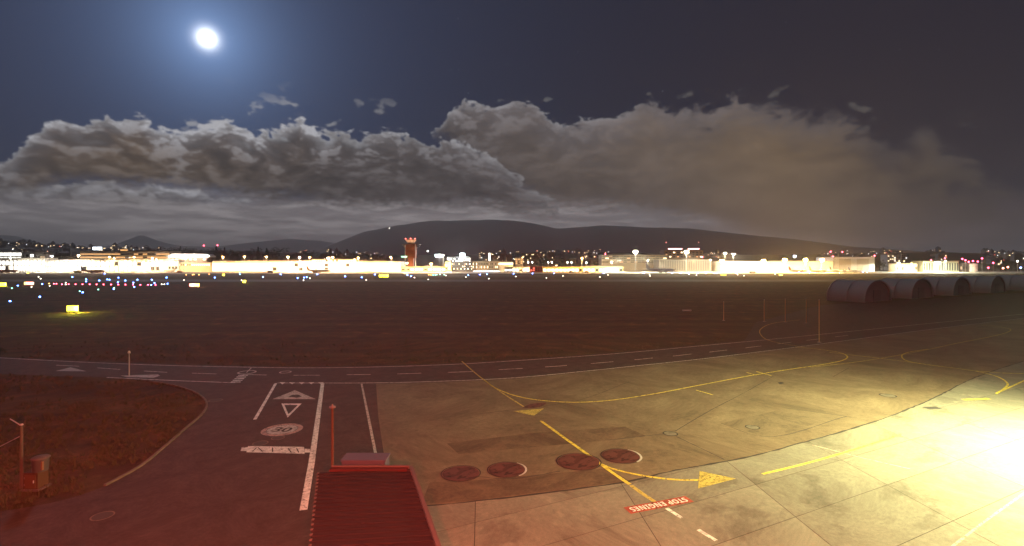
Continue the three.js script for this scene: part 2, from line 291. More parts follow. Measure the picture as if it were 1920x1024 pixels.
// the part of an outline that lies within a convex quad
function clipTo(poly, quad) {
  let out = poly; const area = quad.reduce((s, p, i) => { const n = quad[(i + 1) % 4]; return s + p[0] * n[1] - n[0] * p[1]; }, 0) > 0 ? 1 : -1;
  for (let i = 0; i < 4 && out.length; i++) {
    const a = quad[i], b = quad[(i + 1) % 4], side = (p) => area * ((b[0] - a[0]) * (p[1] - a[1]) - (b[1] - a[1]) * (p[0] - a[0])), next = [];
    out.forEach((p, k) => { const n = out[(k + 1) % out.length], s0 = side(p), s1 = side(n); if (s0 >= 0) next.push(p); if (s0 * s1 < 0) { const t = s0 / (s0 - s1); next.push([mix(p[0], n[0], t), mix(p[1], n[1], t)]); } });
    out = next;
  }
  if (out.length < 3) return null;
  const A = Math.abs(out.reduce((s, p, i) => { const n = out[(i + 1) % out.length]; return s + p[0] * n[1] - n[0] * p[1]; }, 0)) / 2;
  return A > 0.25 ? out : null;
}
(() => {
  const region = bay;
  // two families of joints read from the photograph: along the border and across it
  const o = G(1361, 864), u = [G(1640, 791)[0] - G(1260, 884)[0], G(1640, 791)[1] - G(1260, 884)[1]], ul = Math.hypot(...u); u[0] /= ul; u[1] /= ul;
  const d = [G(1519, 992)[0] - o[0], G(1519, 992)[1] - o[1]], dl = Math.hypot(...d); d[0] /= dl; d[1] /= dl;
  const us = [-41, -31, -20.5, -9.8, 0, 9.6, 19.3, 29, 39, 49, 59, 70], vs = [-14, -9.5, -4.8, 0, 4.2, 8.6, 13.4, 18.2, 23.2, 28.4, 34, 42];
  let k = 0;
  for (let i = 0; i < us.length - 1; i++) for (let j = 0; j < vs.length - 1; j++) {
    const e = 0.022, q = [[us[i] + e, vs[j] + e], [us[i + 1] - e, vs[j] + e], [us[i + 1] - e, vs[j + 1] - e], [us[i] + e, vs[j + 1] - e]].map(([a, b]) => [o[0] + u[0] * a + d[0] * b, o[1] + u[1] * a + d[1] * b]);
    const cut = clipTo(region, q); if (!cut) continue;
    const top = flatPoly(cut, 0.021);
    const pos = [...top.attributes.position.array], uv = [...top.attributes.uv.array], nor = [...top.attributes.normal.array];
    for (let a = 0; a < cut.length; a++) { const A = cut[a], B = cut[(a + 1) % cut.length], nx = B[1] - A[1], nz = A[0] - B[0], l = Math.hypot(nx, nz); for (const [p, y] of [[A, 0.021], [B, 0.021], [B, 0.006], [A, 0.021], [B, 0.006], [A, 0.006]]) { pos.push(p[0], y, p[1]); uv.push(p[0], p[1]); nor.push(nx / l, 0, nz / l); } }
    const g = new THREE.BufferGeometry(); g.setAttribute('position', new THREE.Float32BufferAttribute(pos, 3)); g.setAttribute('normal', new THREE.Float32BufferAttribute(nor, 3)); g.setAttribute('uv', new THREE.Float32BufferAttribute(uv, 2));
    part(slabBase, 'concrete_slab', g, M.concrete[(i * 3 + j * 5 + (k++ % 2)) % 4]);
  }
  // crumbling seam between asphalt and concrete
  part(slabBase, 'seam', stripe(smooth(border, 160), 0.16, 0.024, 1.5), M.joint);
})();

// kerb stones round the grass island, each its own piece
(() => {
  const pts = smooth(kerbLine.slice(1, 11), 34);
  const root = thing('kerb', 'low concrete kerb curving round the dark grass island beside the side road', 'kerb');
  for (let i = 0; i < pts.length - 1; i++) {
    const [ax, az] = pts[i], [bx, bz] = pts[i + 1], l = Math.hypot(bx - ax, bz - az);
    const g = new THREE.BoxGeometry(l - 0.03, 0.13, 0.18).translate(0, 0.065, 0);
    const m = part(root, 'kerb_stone', g, M.kerb); m.position.set((ax + bx) / 2, 0, (az + bz) / 2); m.rotation.y = -Math.atan2(bz - az, bx - ax);
  }
})();

// road lines
const line = (parent, name, pts, w, m, y = 0.018, n = 0, wob = 0.25) => part(parent, name, stripe(n ? smooth(px2(pts), n) : px2(pts), w, y, wob), m);
line(roadMarks, 'edge_line', roadUpper, 0.17, M.white, 0.018, 150, 0.35);
line(roadMarks, 'edge_line', roadLower.slice(2, 5), 0.2, M.white, 0.018, 24);
line(roadMarks, 'edge_line', roadLower.slice(5), 0.17, M.white, 0.018, 130, 0.35);
for (const [a, b, c, d] of [[105, 685, 148, 687], [182, 690, 225, 693], [270, 696, 313, 698.5], [360, 700, 406, 701.5], [455, 702.5, 500, 703.5], [550, 704, 600, 703.8], [650, 703, 695, 702.5], [745, 701.5, 790, 700], [840, 698.5, 888, 697], [935, 693.5, 980, 691], [1022, 688.5, 1063, 685.5], [1108, 682, 1150, 678.5], [1190, 675, 1224, 671.5], [1262, 668, 1297, 664], [1330, 660.5, 1364, 656.5], [1398, 652.5, 1428, 649], [1458, 645, 1484, 642], [1512, 638.5, 1538, 635.5], [1566, 632, 1590, 629]])
  part(roadMarks, 'centre_dash', stripe([G(a, b), G((a + c) / 2, (b + d) / 2), G(c, d)], 0.16, 0.018), M.white);
// worn stop block and hatching at the end of the left lane
part(roadMarks, 'painted_block', flatPoly(px2([[226, 704.5], [296, 702.5], [300, 705], [288, 708.5], [238, 707.5]]), 0.018), M.fadedWhite);
part(roadMarks, 'painted_arrow', flatPoly(px2([[104, 696], [132, 689], [162, 696.5]]), 0.018), M.fadedWhite);
for (let i = 0; i < 5; i++) { const y = 703.5 + i * 3.1, x = 447 - i * 3.4; part(roadMarks, 'hatch_bar', flatPoly(px2([[x, y], [x + 18, y], [x + 17, y + 1.4], [x - 1, y + 1.4]]), 0.018), M.white); }
part(roadMarks, 'painted_ring', disc(...G(463, 698.3), 0.95, 1.2, 0.018), M.fadedWhite);
part(roadMarks, 'painted_ring', disc(...G(535, 698), 0.6, 0.8, 0.018), M.fadedWhite);
part(roadMarks, 'painted_tick', stripe(px2([[462, 699], [471, 690]]), 0.14, 0.018), M.fadedWhite);

// side street with its painted signs
const sideStreet = struct('side_street', flatPoly(px2([[508, 719.5], [700, 719.5], [724, 880], [755, 958], [560, 968], [455, 905], [468, 800]]), 0.0115), M.asphalt);
line(sideStreet, 'edge_line', [[517, 719], [498, 752], [478, 787]], 0.3, M.white, 0.018);
line(sideStreet, 'broad_line', [[605, 718.5], [594, 800], [584, 868], [569, 957]], 0.42, M.white, 0.018);
line(sideStreet, 'edge_line', [[678, 720], [692, 790], [706, 862]], 0.22, M.fadedWhite, 0.018);
for (let i = 0; i < 5; i++) { const x = 524 + i * 18; part(sideStreet, 'yield_tooth', flatPoly(px2([[x, 717.3], [x + 11, 717.3], [x + 5.5, 721]]), 0.0225), M.white); }
part(sideStreet, 'warning_triangle', flatPoly(px2([[511, 748.8], [553, 732], [592, 748.8]]), 0.018), M.fadedWhite);
part(sideStreet, 'warning_pictogram', flatPoly(px2([[540, 744.5], [548, 741], [560, 740.5], [566, 744], [556, 746]]), 0.0225), M.asphalt);
(() => { const o = px2([[527.5, 757], [565.5, 757], [539, 783.5]]), c = [(o[0][0] + o[1][0] + o[2][0]) / 3, (o[0][1] + o[1][1] + o[2][1]) / 3]; for (let i = 0; i < 3; i++) { const a = o[i], b = o[(i + 1) % 3], s = 0.66; part(sideStreet, 'yield_border', flatPoly([a, b, [mix(c[0], b[0], s), mix(c[1], b[1], s)], [mix(c[0], a[0], s), mix(c[1], a[1], s)]], 0.018), M.white); } })();
const font = await new FontLoader().loadAsync('fonts/droid/droid_sans_bold.typeface.json');
function groundText(str, size, cx, cz, turn, y) { // flat painted letters, read with the top away from the viewer at turn 0
  const g = new THREE.ShapeGeometry(font.generateShapes(str, size), 5); g.computeBoundingBox(); const b = g.boundingBox;
  g.translate(-(b.min.x + b.max.x) / 2, -(b.min.y + b.max.y) / 2, 0); g.rotateX(-Math.PI / 2); g.rotateY(turn); g.translate(cx, y, cz); return g;
}
(() => { const [cx, cz] = G(529, 806); part(sideStreet, 'speed_disc', disc(cx, cz, 0, 1.28, 0.018), M.fadedWhite); part(sideStreet, 'speed_ring', disc(cx, cz, 1.32, 1.74, 0.018), matte(0.5, 0.34, 0.32, 0.75, { map: withRepeat(texPaint, 1 / 4) })); part(sideStreet, 'speed_number', groundText('30', 1.15, cx, cz, -0.08, 0.0225), M.asphalt); })();
part(sideStreet, 'lettering_block', flatPoly(px2([[465, 837], [570, 838.5], [571, 851.5], [462, 848.5]]), 0.018), M.white);
part(sideStreet, 'lettering_block_end', flatPoly(px2([[453, 839.5], [464.5, 838.8], [462.5, 846.5], [451, 846]]), 0.018), M.white);
part(sideStreet, 'lettering_block_end', flatPoly(px2([[571, 842], [581, 842.5], [581, 849], [571, 849]]), 0.018), M.white);
for (const [a, b, c, d] of [[473, 847, 481, 840], [484, 840, 492, 847], [511, 840, 511, 848], [540, 841, 546, 849], [556, 841, 560, 849]]) part(sideStreet, 'letter_stroke', stripe(px2([[a, b], [c, d]]), 0.09, 0.0225), M.asphalt);
for (const [x, y, r] of [[488, 831.5, 0.62], [521, 821.5, 0.55], [404, 751, 0.7], [192, 968, 0.6]]) {
  const [cx, cz] = G(x, y), t = thing('manhole', { 488: 'worn manhole rim just above the white lettering block', 521: 'faint manhole rim below the painted speed disc', 404: 'manhole rim on the side road beside the kerb bend', 192: 'dim manhole cover on the dark asphalt at lower left' }[x], 'manhole', [cx, 0.006, cz], 'manholes in the side road');
  part(t, 'rim', new THREE.RingGeometry(r * 0.86, r, 28).rotateX(-Math.PI / 2).translate(0, 0.014, 0), M.kerb); part(t, 'cover', cyl(r * 0.84, r * 0.84, 0.02, 24, 0, 0.005, 0), M.iron);
}

// apron markings
line(apron, 'guide_line', [[866, 678], [900, 707], [940, 736], [982, 763]], 0.2, M.fadedYellow, 0.026, 14);
part(apron, 'arrow_head', flatPoly(px2([[962, 771.5], [1020, 766.5], [1001, 780]]), 0.026), M.fadedYellow);
line(apron, 'broad_guide_line', [[1014, 789.5], [1060, 823], [1108, 857], [1140, 881], [1181, 909]], 0.3, M.yellow, 0.026);
line(slabBase, 'broad_guide_line', [[1183, 911], [1205, 927], [1228, 942]], 0.3, M.fadedYellow, 0.026);
line(apron, 'guide_curve', [[905, 711], [935, 731], [985, 747], [1060, 754.5], [1130, 752.5], [1220, 740], [1310, 723], [1400, 706], [1480, 693], [1545, 683.5], [1580, 676], [1589, 669], [1573, 661], [1525, 654], [1490, 651.5]], 0.2, M.yellow, 0.026, 70);
line(apron, 'guide_curve', [[1555, 661], [1610, 667.5], [1660, 673.5], [1760, 687], [1830, 696.5], [1868, 706], [1889, 719], [1882, 730], [1868, 739]], 0.2, M.yellow, 0.03, 50);
line(apron, 'guide_curve', [[1520, 689], [1600, 680], [1650, 672.5], [1720, 660], [1790, 645], [1860, 631], [1890, 623], [1893, 617], [1870, 612.5], [1840, 610]], 0.2, M.fadedYellow, 0.034, 50);
line(apron, 'guide_curve', [[1740, 655], [1700, 662], [1691, 669], [1704, 678], [1750, 686]], 0.2, M.yellow, 0.038, 24);
line(apron, 'guide_line', [[1830, 696], [1880, 700], [1960, 702]], 0.2, M.yellow, 0.034);
line(apron, 'guide_line', [[1868, 738], [1900, 724], [1960, 696]], 0.22, M.yellow, 0.042);
line(apron, 'guide_curve', [[1500, 600], [1452, 606], [1428, 616], [1426, 627], [1446, 640], [1510, 652]], 0.2, M.fadedYellow, 0.026, 30);
line(apron, 'guide_branch', [[1128, 871.5], [1150, 880], [1182, 888], [1216, 894.5], [1248, 898.5]], 0.24, M.yellow, 0.03, 14);
line(slabBase, 'guide_branch', [[1250, 899], [1280, 901], [1313, 901]], 0.24, M.yellow, 0.03);
part(slabBase, 'arrow_head', flatPoly(px2([[1312, 884], [1380, 898.5], [1309, 917]]), 0.034), M.fadedYellow);
line(slabBase, 'guide_line', [[1430, 889.5], [1510, 870], [1600, 844], [1690, 815]], 0.22, M.yellow, 0.026, 10);
line(slabBase, 'arrow_bar', [[1805, 750], [1855, 748]], 0.5, M.yellow, 0.026);
line(slabBase, 'white_dash', [[1250, 954], [1278, 972]], 0.26, M.white, 0.026); line(slabBase, 'white_dash', [[1309, 994], [1343, 1014.5]], 0.26, M.white, 0.026);
line(slabBase, 'faded_red_line', [[1960, 900], [1913, 931], [1850, 976], [1780, 1030]], 0.14, matte(0.62, 0.4, 0.34, 0.8, { map: withRepeat(texPaint, 1 / 4) }), 0.026);
line(slabBase, 'faded_red_line', [[1523, 835], [1620, 860], [1707, 880]], 0.12, matte(0.6, 0.42, 0.36, 0.8, { map: withRepeat(texPaint, 1 / 4) }), 0.026);
for (const [a, b, c, d] of [[1418, 697, 1447, 705], [1305, 732, 1337, 741], [1400, 699, 1418, 704]]) line(apron, 'tick_mark', [[a, b], [c, d]], 0.2, M.yellow, 0.034);
// red board of lettering, meant to be read from the far side
(() => {
  const a = G(1176, 958.5), b = G(1293, 936.5), cx = (a[0] + b[0]) / 2, cz = (a[1] + b[1]) / 2, dx = b[0] - a[0], dz = b[1] - a[1], l = Math.hypot(dx, dz), nx = -dz / l, nz = dx / l, h = 0.42;
  part(slabBase, 'red_sign_panel', flatPoly([[a[0] + nx * h, a[1] + nz * h], [b[0] + nx * h, b[1] + nz * h], [b[0] - nx * h, b[1] - nz * h], [a[0] - nx * h, a[1] - nz * h]], 0.034), M.red);
  const g = groundText('STOP ENGINES', 0.5, 0, 0, 0, 0); g.computeBoundingBox(); g.scale((l - 0.5) / (g.boundingBox.max.x - g.boundingBox.min.x), 1, 1);
  g.rotateY(Math.PI - Math.atan2(dz, dx)); g.translate(cx, 0.039, cz); part(slabBase, 'sign_lettering', g, matte(0.6, 0.58, 0.55, 0.8));
})();
// repaired trenches, cracks and joints in the asphalt
part(apron, 'asphalt_patch', flatPoly(px2([[838, 832], [1000, 812], [1172, 800.5], [1212, 818], [1140, 826], [1010, 838], [860, 852]]), 0.014), M.patch);
part(apron, 'asphalt_patch', flatPoly(px2([[806, 905], [905, 900], [1070, 885], [1140, 878], [1180, 902], [1090, 914], [860, 942], [790, 945]]), 0.014), M.patch);
part(apron, 'asphalt_patch', flatPoly(px2([[1352, 794], [1475, 766], [1588, 781], [1430, 819]]), 0.014), matte(0.49, 0.45, 0.37, 0.85, { map: withRepeat(texApron, 1 / 17) }));
for (const q of [[[900, 776], [985, 766], [1080, 752], [1180, 716]], [[1266, 809], [1330, 771], [1395, 737], [1450, 706]], [[1562, 707], [1592, 690]], [[1268, 819], [1312, 840], [1358, 862]], [[1140, 826], [1210, 818], [1246, 814]], [[1352, 794], [1430, 819], [1588, 781]], [[1475, 766], [1588, 781]], [[870, 892], [960, 898], [1050, 884]]])
  part(apron, 'crack', stripe(smooth(px2(q), 16), 0.07, 0.0185, 0.9), M.joint);
for (const [x, y, r, w] of [[864, 888, 1.3, 0], [950, 881, 1.3, 1], [1085, 866, 1.55, 0], [1164, 855.5, 1.42, 1]]) {
  const [cx, cz] = G(x, y), t = thing('tank_cover', { 864: 'faded dark red round cover, leftmost of the four on the apron', 950: 'dark red round cover with thin pale arc, second from the left', 1085: 'large dark red round cover crossed by the yellow line', 1164: 'dark red round cover with bright white arc right of the yellow line' }[x], 'ground cover', [cx, 0.008, cz], 'round red covers on the apron');
  part(t, 'cover', cyl(r, r, 0.022, 44, 0, 0.011, 0), M.darkRed); part(t, 'collar', new THREE.RingGeometry(r * 1.03, r * 1.1, 44).rotateX(-Math.PI / 2).translate(0, 0.021, 0), M.joint);
  if (w) part(t, 'white_arc', new THREE.RingGeometry(r * 1.03, r * 1.14, 30, 1, -0.9, 1.9).rotateX(-Math.PI / 2).translate(0, 0.027, 0), M.fadedWhite);
}
part(apron, 'red_patch', flatPoly(smooth(px2([[980, 765], [990, 759.5], [1010, 756], [1024, 755.5], [1016, 762], [1000, 766]]), 20), 0.022), M.darkRed);
for (const [x, y, r, lab] of [[1257, 813.5, 0.62, 'pale round manhole where the apron cracks meet'], [1411, 801.5, 0.6, 'pale round manhole inside the rectangular asphalt patch'], [1665, 742, 0.8, 'faint manhole ring on the lit apron between the yellow curves']]) {
  const [cx, cz] = G(x, y), t = thing('apron_manhole', lab, 'manhole', [cx, 0.012, cz], 'manholes in the apron');
  part(t, 'rim', new THREE.RingGeometry(r * 0.88, r * 1.06, 30).rotateX(-Math.PI / 2).translate(0, 0.012, 0), M.joint); part(t, 'cover', cyl(r * 0.86, r * 0.86, 0.03, 28, 0, 0.004, 0), M.kerb);
}
(() => { // drain grate
  const [cx, cz] = G(1748, 765.5), t = thing('drain_grate', 'rectangular dark drain grate on the brightly lit concrete', 'drain', [cx, 0.02, cz], undefined, 0.12);
  part(t, 'frame', join(box(1.5, 0.03, 0.06, 0, 0.006, -0.36), box(1.5, 0.03, 0.06, 0, 0.006, 0.36), box(0.06, 0.03, 0.66, -0.72, 0.006, 0), box(0.06, 0.03, 0.66, 0.72, 0.006, 0)), M.iron);
  part(t, 'pit', box(1.38, 0.01, 0.66, 0, -0.002, 0), M.black); for (let i = 0; i < 7; i++) part(t, 'bar', box(0.1, 0.02, 0.64, -0.57 + i * 0.19, 0.012, 0), M.iron);
})();
part(apron, 'oil_stain', flatPoly(smooth(px2([[1458, 718], [1465, 716.5], [1470, 718.5], [1463, 721]]), 14), 0.0145), M.joint);

// runway and taxiway strips far out
struct('runway', flatPoly([[-900, -398], [900, -398], [900, -446], [-900, -446]], 0.01), M.farTar);
struct('taxiway', flatPoly([[-900, -556], [900, -556], [900, -580], [-900, -580]], 0.01), M.farTar);
const terminalApron = struct('terminal_apron', flatPoly([[-1100, -650], [-500, -640], [-160, -668], [300, -668], [620, -690], [1300, -730], [1300, -900], [-1100, -900]], 0.02), M.farGround);

// ---------------------------------------------------------------- hills, terrain behind the airport, trees
function ridge(name, sky, r0, rTop, r1, cols, a0, a1, rough, m) { // heights along bearings; the crest stands at rTop
  const rows = 22, pos = [], uv = [], idx = [];
  for (let j = 0; j <= rows; j++) for (let i = 0; i <= cols; i++) {
    const px = mix(a0, a1, i / cols), az = Math.atan((px - 960) / FOCAL), t = j / rows, r = t < 0.6 ? mix(r0, rTop, t / 0.6) : mix(rTop, r1, (t - 0.6) / 0.4);
    const x = Math.sin(az) * r, z = Math.cos(az) * r;
    const crest = EYE + (HORIZON - sky(px)) / FOCAL * Math.cos(az) * rTop;
    const f = t < 0.6 ? Math.pow(Math.sin(t / 0.6 * Math.PI / 2), 0.85) : Math.pow(Math.cos((t - 0.6) / 0.4 * Math.PI / 2), 0.8);
    const n = fbm(x / (rTop * 0.09), t * 2, z / (rTop * 0.09), 5) * rough * crest + fbm(x / 120, 3, z / 120, 3) * rough * 40;
    pos.push(x, Math.max(-20, crest * f + n * Math.sin(Math.PI * Math.min(1, t / 0.9)) * (t < 0.5 ? 1 : 0.35)), -z); uv.push(x, z);
    if (i && j) { const k = j * (cols + 1) + i; idx.push(k - cols - 2, k - cols - 1, k, k - cols - 2, k, k - 1); }
  }
  const g = new THREE.BufferGeometry(); g.setAttribute('position', new THREE.Float32BufferAttribute(pos, 3)); g.setAttribute('uv', new THREE.Float32BufferAttribute(uv, 2)); g.setIndex(idx); g.computeVertexNormals();
  return struct(name, g, m);
}
const longRidge = table([[480, 492], [560, 480], [600, 470], [640, 453], [680, 438], [730, 427.5], [800, 419], [870, 416], [960, 417], [1000, 422], [1045, 432], [1080, 429], [1130, 425.5], [1180, 428], [1240, 431], [1300, 433], [1380, 440], [1480, 449], [1600, 464], [1750, 474], [1950, 480], [2200, 490]]);
ridge('mountain_ridge', longRidge, 4200, 7200, 10500, 190, 480, 2200, 0.12, mat(0.05, 0.05, 0.04, 1));
const leftHills = table([[-300, 432], [-60, 437], [30, 444], [80, 457], [150, 467], [205, 462], [235, 452], [265, 441], [295, 452], [330, 461], [400, 464], [470, 456], [540, 449], [600, 452], [660, 462], [760, 480], [860, 492]]);
ridge('distant_mountains', leftHills, 9500, 13500, 17500, 130, -300, 860, 0.06, mat(0.06, 0.06, 0.055, 1));
const townHill = table([[-200, 455], [0, 458], [60, 461], [130, 466], [200, 469], [300, 469], [420, 471], [560, 475], [700, 478], [900, 478], [1100, 473], [1300, 478], [1500, 479], [1640, 475], [1750, 474], [1900, 478], [2100, 476]]);
const terrainY = (x, z) => { const px = 960 + FOCAL * x / z; const h = (HORIZON - townHill(px)) / FOCAL * 2700 + EYE; return h * sstep(870, 2700, z) + fbm(x / 240, 1, z / 240, 3) * 14 * sstep(900, 1300, z); };
(() => {
  const cols = 150, rows = 40, pos = [], uv = [], idx = [];
  for (let j = 0; j <= rows; j++) for (let i = 0; i <= cols; i++) {
    const z = 860 + Math.pow(j / rows, 1.6) * 3300, x = (mix(-250, 2170, i / cols) - 960) / FOCAL * z; const back = sstep(4160, 2900, z);
    pos.push(x, terrainY(x, z) * back - 0.4, -z); uv.push(x, z); if (i && j) { const k = j * (cols + 1) + i; idx.push(k - cols - 2, k - cols - 1, k, k - cols - 2, k, k - 1); }
  }
  const g = new THREE.BufferGeometry(); g.setAttribute('position', new THREE.Float32BufferAttribute(pos, 3)); g.setAttribute('uv', new THREE.Float32BufferAttribute(uv, 2)); g.setIndex(idx); g.computeVertexNormals();
  struct('town_hill', g, M.forest);
})();

// trees: crowns of many small leaf faces round a tapered trunk with limbs
const leafMat = [mat(0.05, 0.06, 0.03, 1, { side: THREE.DoubleSide }), mat(0.065, 0.062, 0.032, 1, { side: THREE.DoubleSide }), mat(0.035, 0.048, 0.03, 1, { side: THREE.DoubleSide })], bark = mat(0.06, 0.05, 0.04, 1);
function crownGeo(n, shapeFn, leaf) {
  const pos = [], v = new THREE.Vector3(), a = new THREE.Vector3(), b = new THREE.Vector3();
  for (let i = 0; i < n; i++) { shapeFn(v); a.set(rr(-1, 1), rr(-1, 1), rr(-1, 1)).normalize().multiplyScalar(leaf * rr(0.6, 1.3)); b.set(rr(-1, 1), rr(-1, 1), rr(-1, 1)).normalize().multiplyScalar(leaf * rr(0.5, 1)); pos.push(v.x - a.x, v.y - a.y, v.z - a.z, v.x + b.x, v.y + b.y, v.z + b.z, v.x + a.x, v.y + a.y, v.z + a.z); }
  const g = new THREE.BufferGeometry(); g.setAttribute('position', new THREE.Float32BufferAttribute(pos, 3)); g.computeVertexNormals(); return g;
}
const broadGeo = [0, 1, 2].map((q) => { const cl = []; for (let i = 0; i < 15; i++) { const h = rr(0.3, 0.95), w = 0.34 * Math.sqrt(Math.max(0.05, 1 - Math.pow((h - 0.55) / 0.5, 2))), a = rr(0, 6.28); cl.push([Math.cos(a) * w * rr(0.2, 1), h, Math.sin(a) * w * rr(0.2, 1), rr(0.09, 0.17)]); } return crownGeo(900, (v) => { const c = cl[Math.floor(rnd() * cl.length)]; v.set(rr(-1, 1), rr(-1, 1), rr(-1, 1)).normalize().multiplyScalar(c[3] * Math.pow(rnd(), 0.33)).add(new THREE.Vector3(c[0], c[1], c[2])); }, 0.028); });
const coneGeo = crownGeo(800, (v) => { const h = Math.pow(rnd(), 1.25), tier = 0.75 + 0.25 * Math.abs(Math.sin(h * 26)), r = 0.2 * (1 - h) * tier * Math.pow(rnd(), 0.4) + 0.01, a = rr(0, 6.28); v.set(Math.cos(a) * r, 0.1 + h * 0.9, Math.sin(a) * r); }, 0.022);
const trunkGeo = join(rod([0, 0, 0], [0, 0.62, 0], 0.03, 0.012), rod([0, 0.3, 0], [0.2, 0.62, 0.05], 0.014, 0.005), rod([0, 0.36, 0], [-0.19, 0.68, -0.07], 0.013, 0.005), rod([0, 0.42, 0], [0.03, 0.72, -0.2], 0.012, 0.005)), coneTrunk = rod([0, 0, 0], [0, 0.9, 0], 0.02, 0.004);
function tree(px, top, z, cone, label, group) {
  const x = colX(px, z), y = terrainY(x, z) - 0.8, h = Math.max(6, rowY(top, z) - y);
  const t = thing(cone ? 'conifer_tree' : 'broadleaf_tree', label, 'tree', [x, y, -z], group, rr(0, 6));
  const s = cone ? [h * 1.05, h, h * 1.05] : [h * rr(0.9, 1.3), h, h * rr(0.9, 1.3)];
  const c = part(t, 'crown', cone ? coneGeo : broadGeo[Math.floor(rnd() * 3)], leafMat[cone ? 2 : Math.floor(rnd() * 2)]); c.scale.set(...s);
  part(t, 'trunk', cone ? coneTrunk : trunkGeo, bark).scale.set(...s);
}
let nth = 0;
const treeTop = table([[130, 474], [230, 473], [290, 468], [330, 463], [400, 469], [440, 465], [480, 468], [520, 467], [560, 472], [600, 472], [640, 474], [700, 476], [760, 478]]);
for (let i = 0; i < 44; i++) { const px = 285 + i * 10.4 + rr(-4, 4); tree(px, treeTop(px) + rr(-1.5, 4), 960 + rr(0, 160), false, `${ordinal(i + 1)} dark bushy tree from the left in the row behind the terminal`, 'trees behind the terminal'); }
for (const [px, top, lab] of [[405, 462, 'tallest pointed conifer rising over the trees right of the glowing canopy'], [421, 464, 'slim pointed conifer just right of the tallest conifer'], [338, 462, 'pointed conifer above the left end of the dark tree row'], [484, 463, 'pointed conifer behind the long white pier, left of centre'], [500, 465, 'short conifer beside another behind the long white pier']]) tree(px, top, 950, true, lab, 'conifers behind the terminal');
nth = 0;
for (const [px, top] of [[1008, 482], [1016, 478], [1024, 481], [1052, 486], [1060, 483], [1068, 488], [1100, 488], [1118, 489], [1126, 487]]) tree(px, top, 900, false, `dark tree before the apartment blocks, ${ordinal(++nth)} of nine from the left`, 'trees before the apartment blocks');
nth = 0;
for (const [px, top] of [[1644, 488], [1650, 485], [1656, 490]]) tree(px, top, 930, false, `dark tree between beige hangar and pale flats, ${ordinal(++nth)} of three from the left`, 'trees beside the hangar');
nth = 0;
for (const [px, top] of [[1866, 488], [1876, 486], [1886, 489], [1896, 487], [1906, 490]]) tree(px, top, 880, false, `dark tree behind the red lamps at far right, ${ordinal(++nth)} of five from the left`, 'trees at the far right');
nth = 0;
for (const [px, top] of [[88, 476], [96, 474], [106, 475], [116, 474], [126, 476], [134, 475], [142, 477]]) tree(px, top, 930, false, `dark tree on the slope between left pier and terminal, ${ordinal(++nth)} of seven`, 'trees at the left slope');

// ---------------------------------------------------------------- the far town, a mass of small houses and lit windows
(() => {
  const houseG = join(box(1, 1, 0.8, 0, 0.5, 0), new THREE.CylinderGeometry(0, 0.72, 0.4, 4).rotateY(Math.PI / 4).translate(0, 1.2, 0));
  const houses = [], wins = [[], [], []];
  const clusters = [[-10, 245, 150], [560, 720, 34], [895, 975, 40], [1005, 1140, 70], [1315, 1350, 16], [1545, 1700, 50], [1740, 1770, 8], [1845, 1930, 55], [245, 300, 22]];
  for (const [a, b, n] of clusters) for (let i = 0; i < n; i++) {
    const px = rr(a, b), z = 1150 + Math.pow(rnd(), 0.7) * 1750, x = colX(px, z), y = terrainY(x, z), w = rr(10, 22), h = rr(7, 15) * (rnd() < 0.15 ? 1.8 : 1);
    houses.push([x, y - 1, -z, w, h, rr(-0.6, 0.6)]);
    const k = rnd() < 0.7 ? 1 + Math.floor(rnd() * 3) : 0;
    for (let q = 0; q < k; q++) { const c = rnd(); wins[c < 0.66 ? 0 : c < 0.93 ? 1 : 2].push([x + rr(-w * 0.38, w * 0.38), y + rr(0.35, 0.9) * h, -z + w * 0.62 + 0.6, rr(1.2, 3.2), rr(1.0, 2.0)]); }
  }
  const mm = new THREE.Matrix4(), q = new THREE.Quaternion(), up = new THREE.Vector3(0, 1, 0);
  const inst = (name, label, cat, geo, m, list, fn) => { const o = new THREE.InstancedMesh(geo, m, list.length); o.name = name; list.forEach((d, i) => o.setMatrixAt(i, fn(d))); o.userData = { label, category: cat, kind: 'stuff' }; scene.add(setup(o)); };
  inst('distant_town', 'dark mass of small houses on the slope behind the airport', 'town', houseG, mat(0.24, 0.22, 0.2, 0.9), houses, (d) => mm.compose(new THREE.Vector3(d[0], d[1], d[2]), q.setFromAxisAngle(up, d[5]), new THREE.Vector3(d[3], d[4], d[3])));
  const put = (d) => mm.compose(new THREE.Vector3(d[0], d[1], d[2]), q.identity(), new THREE.Vector3(d[3], d[4], 0.3));
  inst('distant_window_lights', 'warm lit windows scattered over the dark town slope', 'town lights', box(1, 1, 1), glow(1, 0.72, 0.4, 5), wins[0], put);
  inst('distant_window_lights_001', 'cool white lit windows scattered over the dark town slope', 'town lights', box(1, 1, 1), glow(0.85, 0.92, 1, 5), wins[1], put);
  inst('distant_window_lights_002', 'reddish lamps scattered over the dark town slope', 'town lights', box(1, 1, 1), glow(1, 0.15, 0.1, 5), wins[2], put);
})();

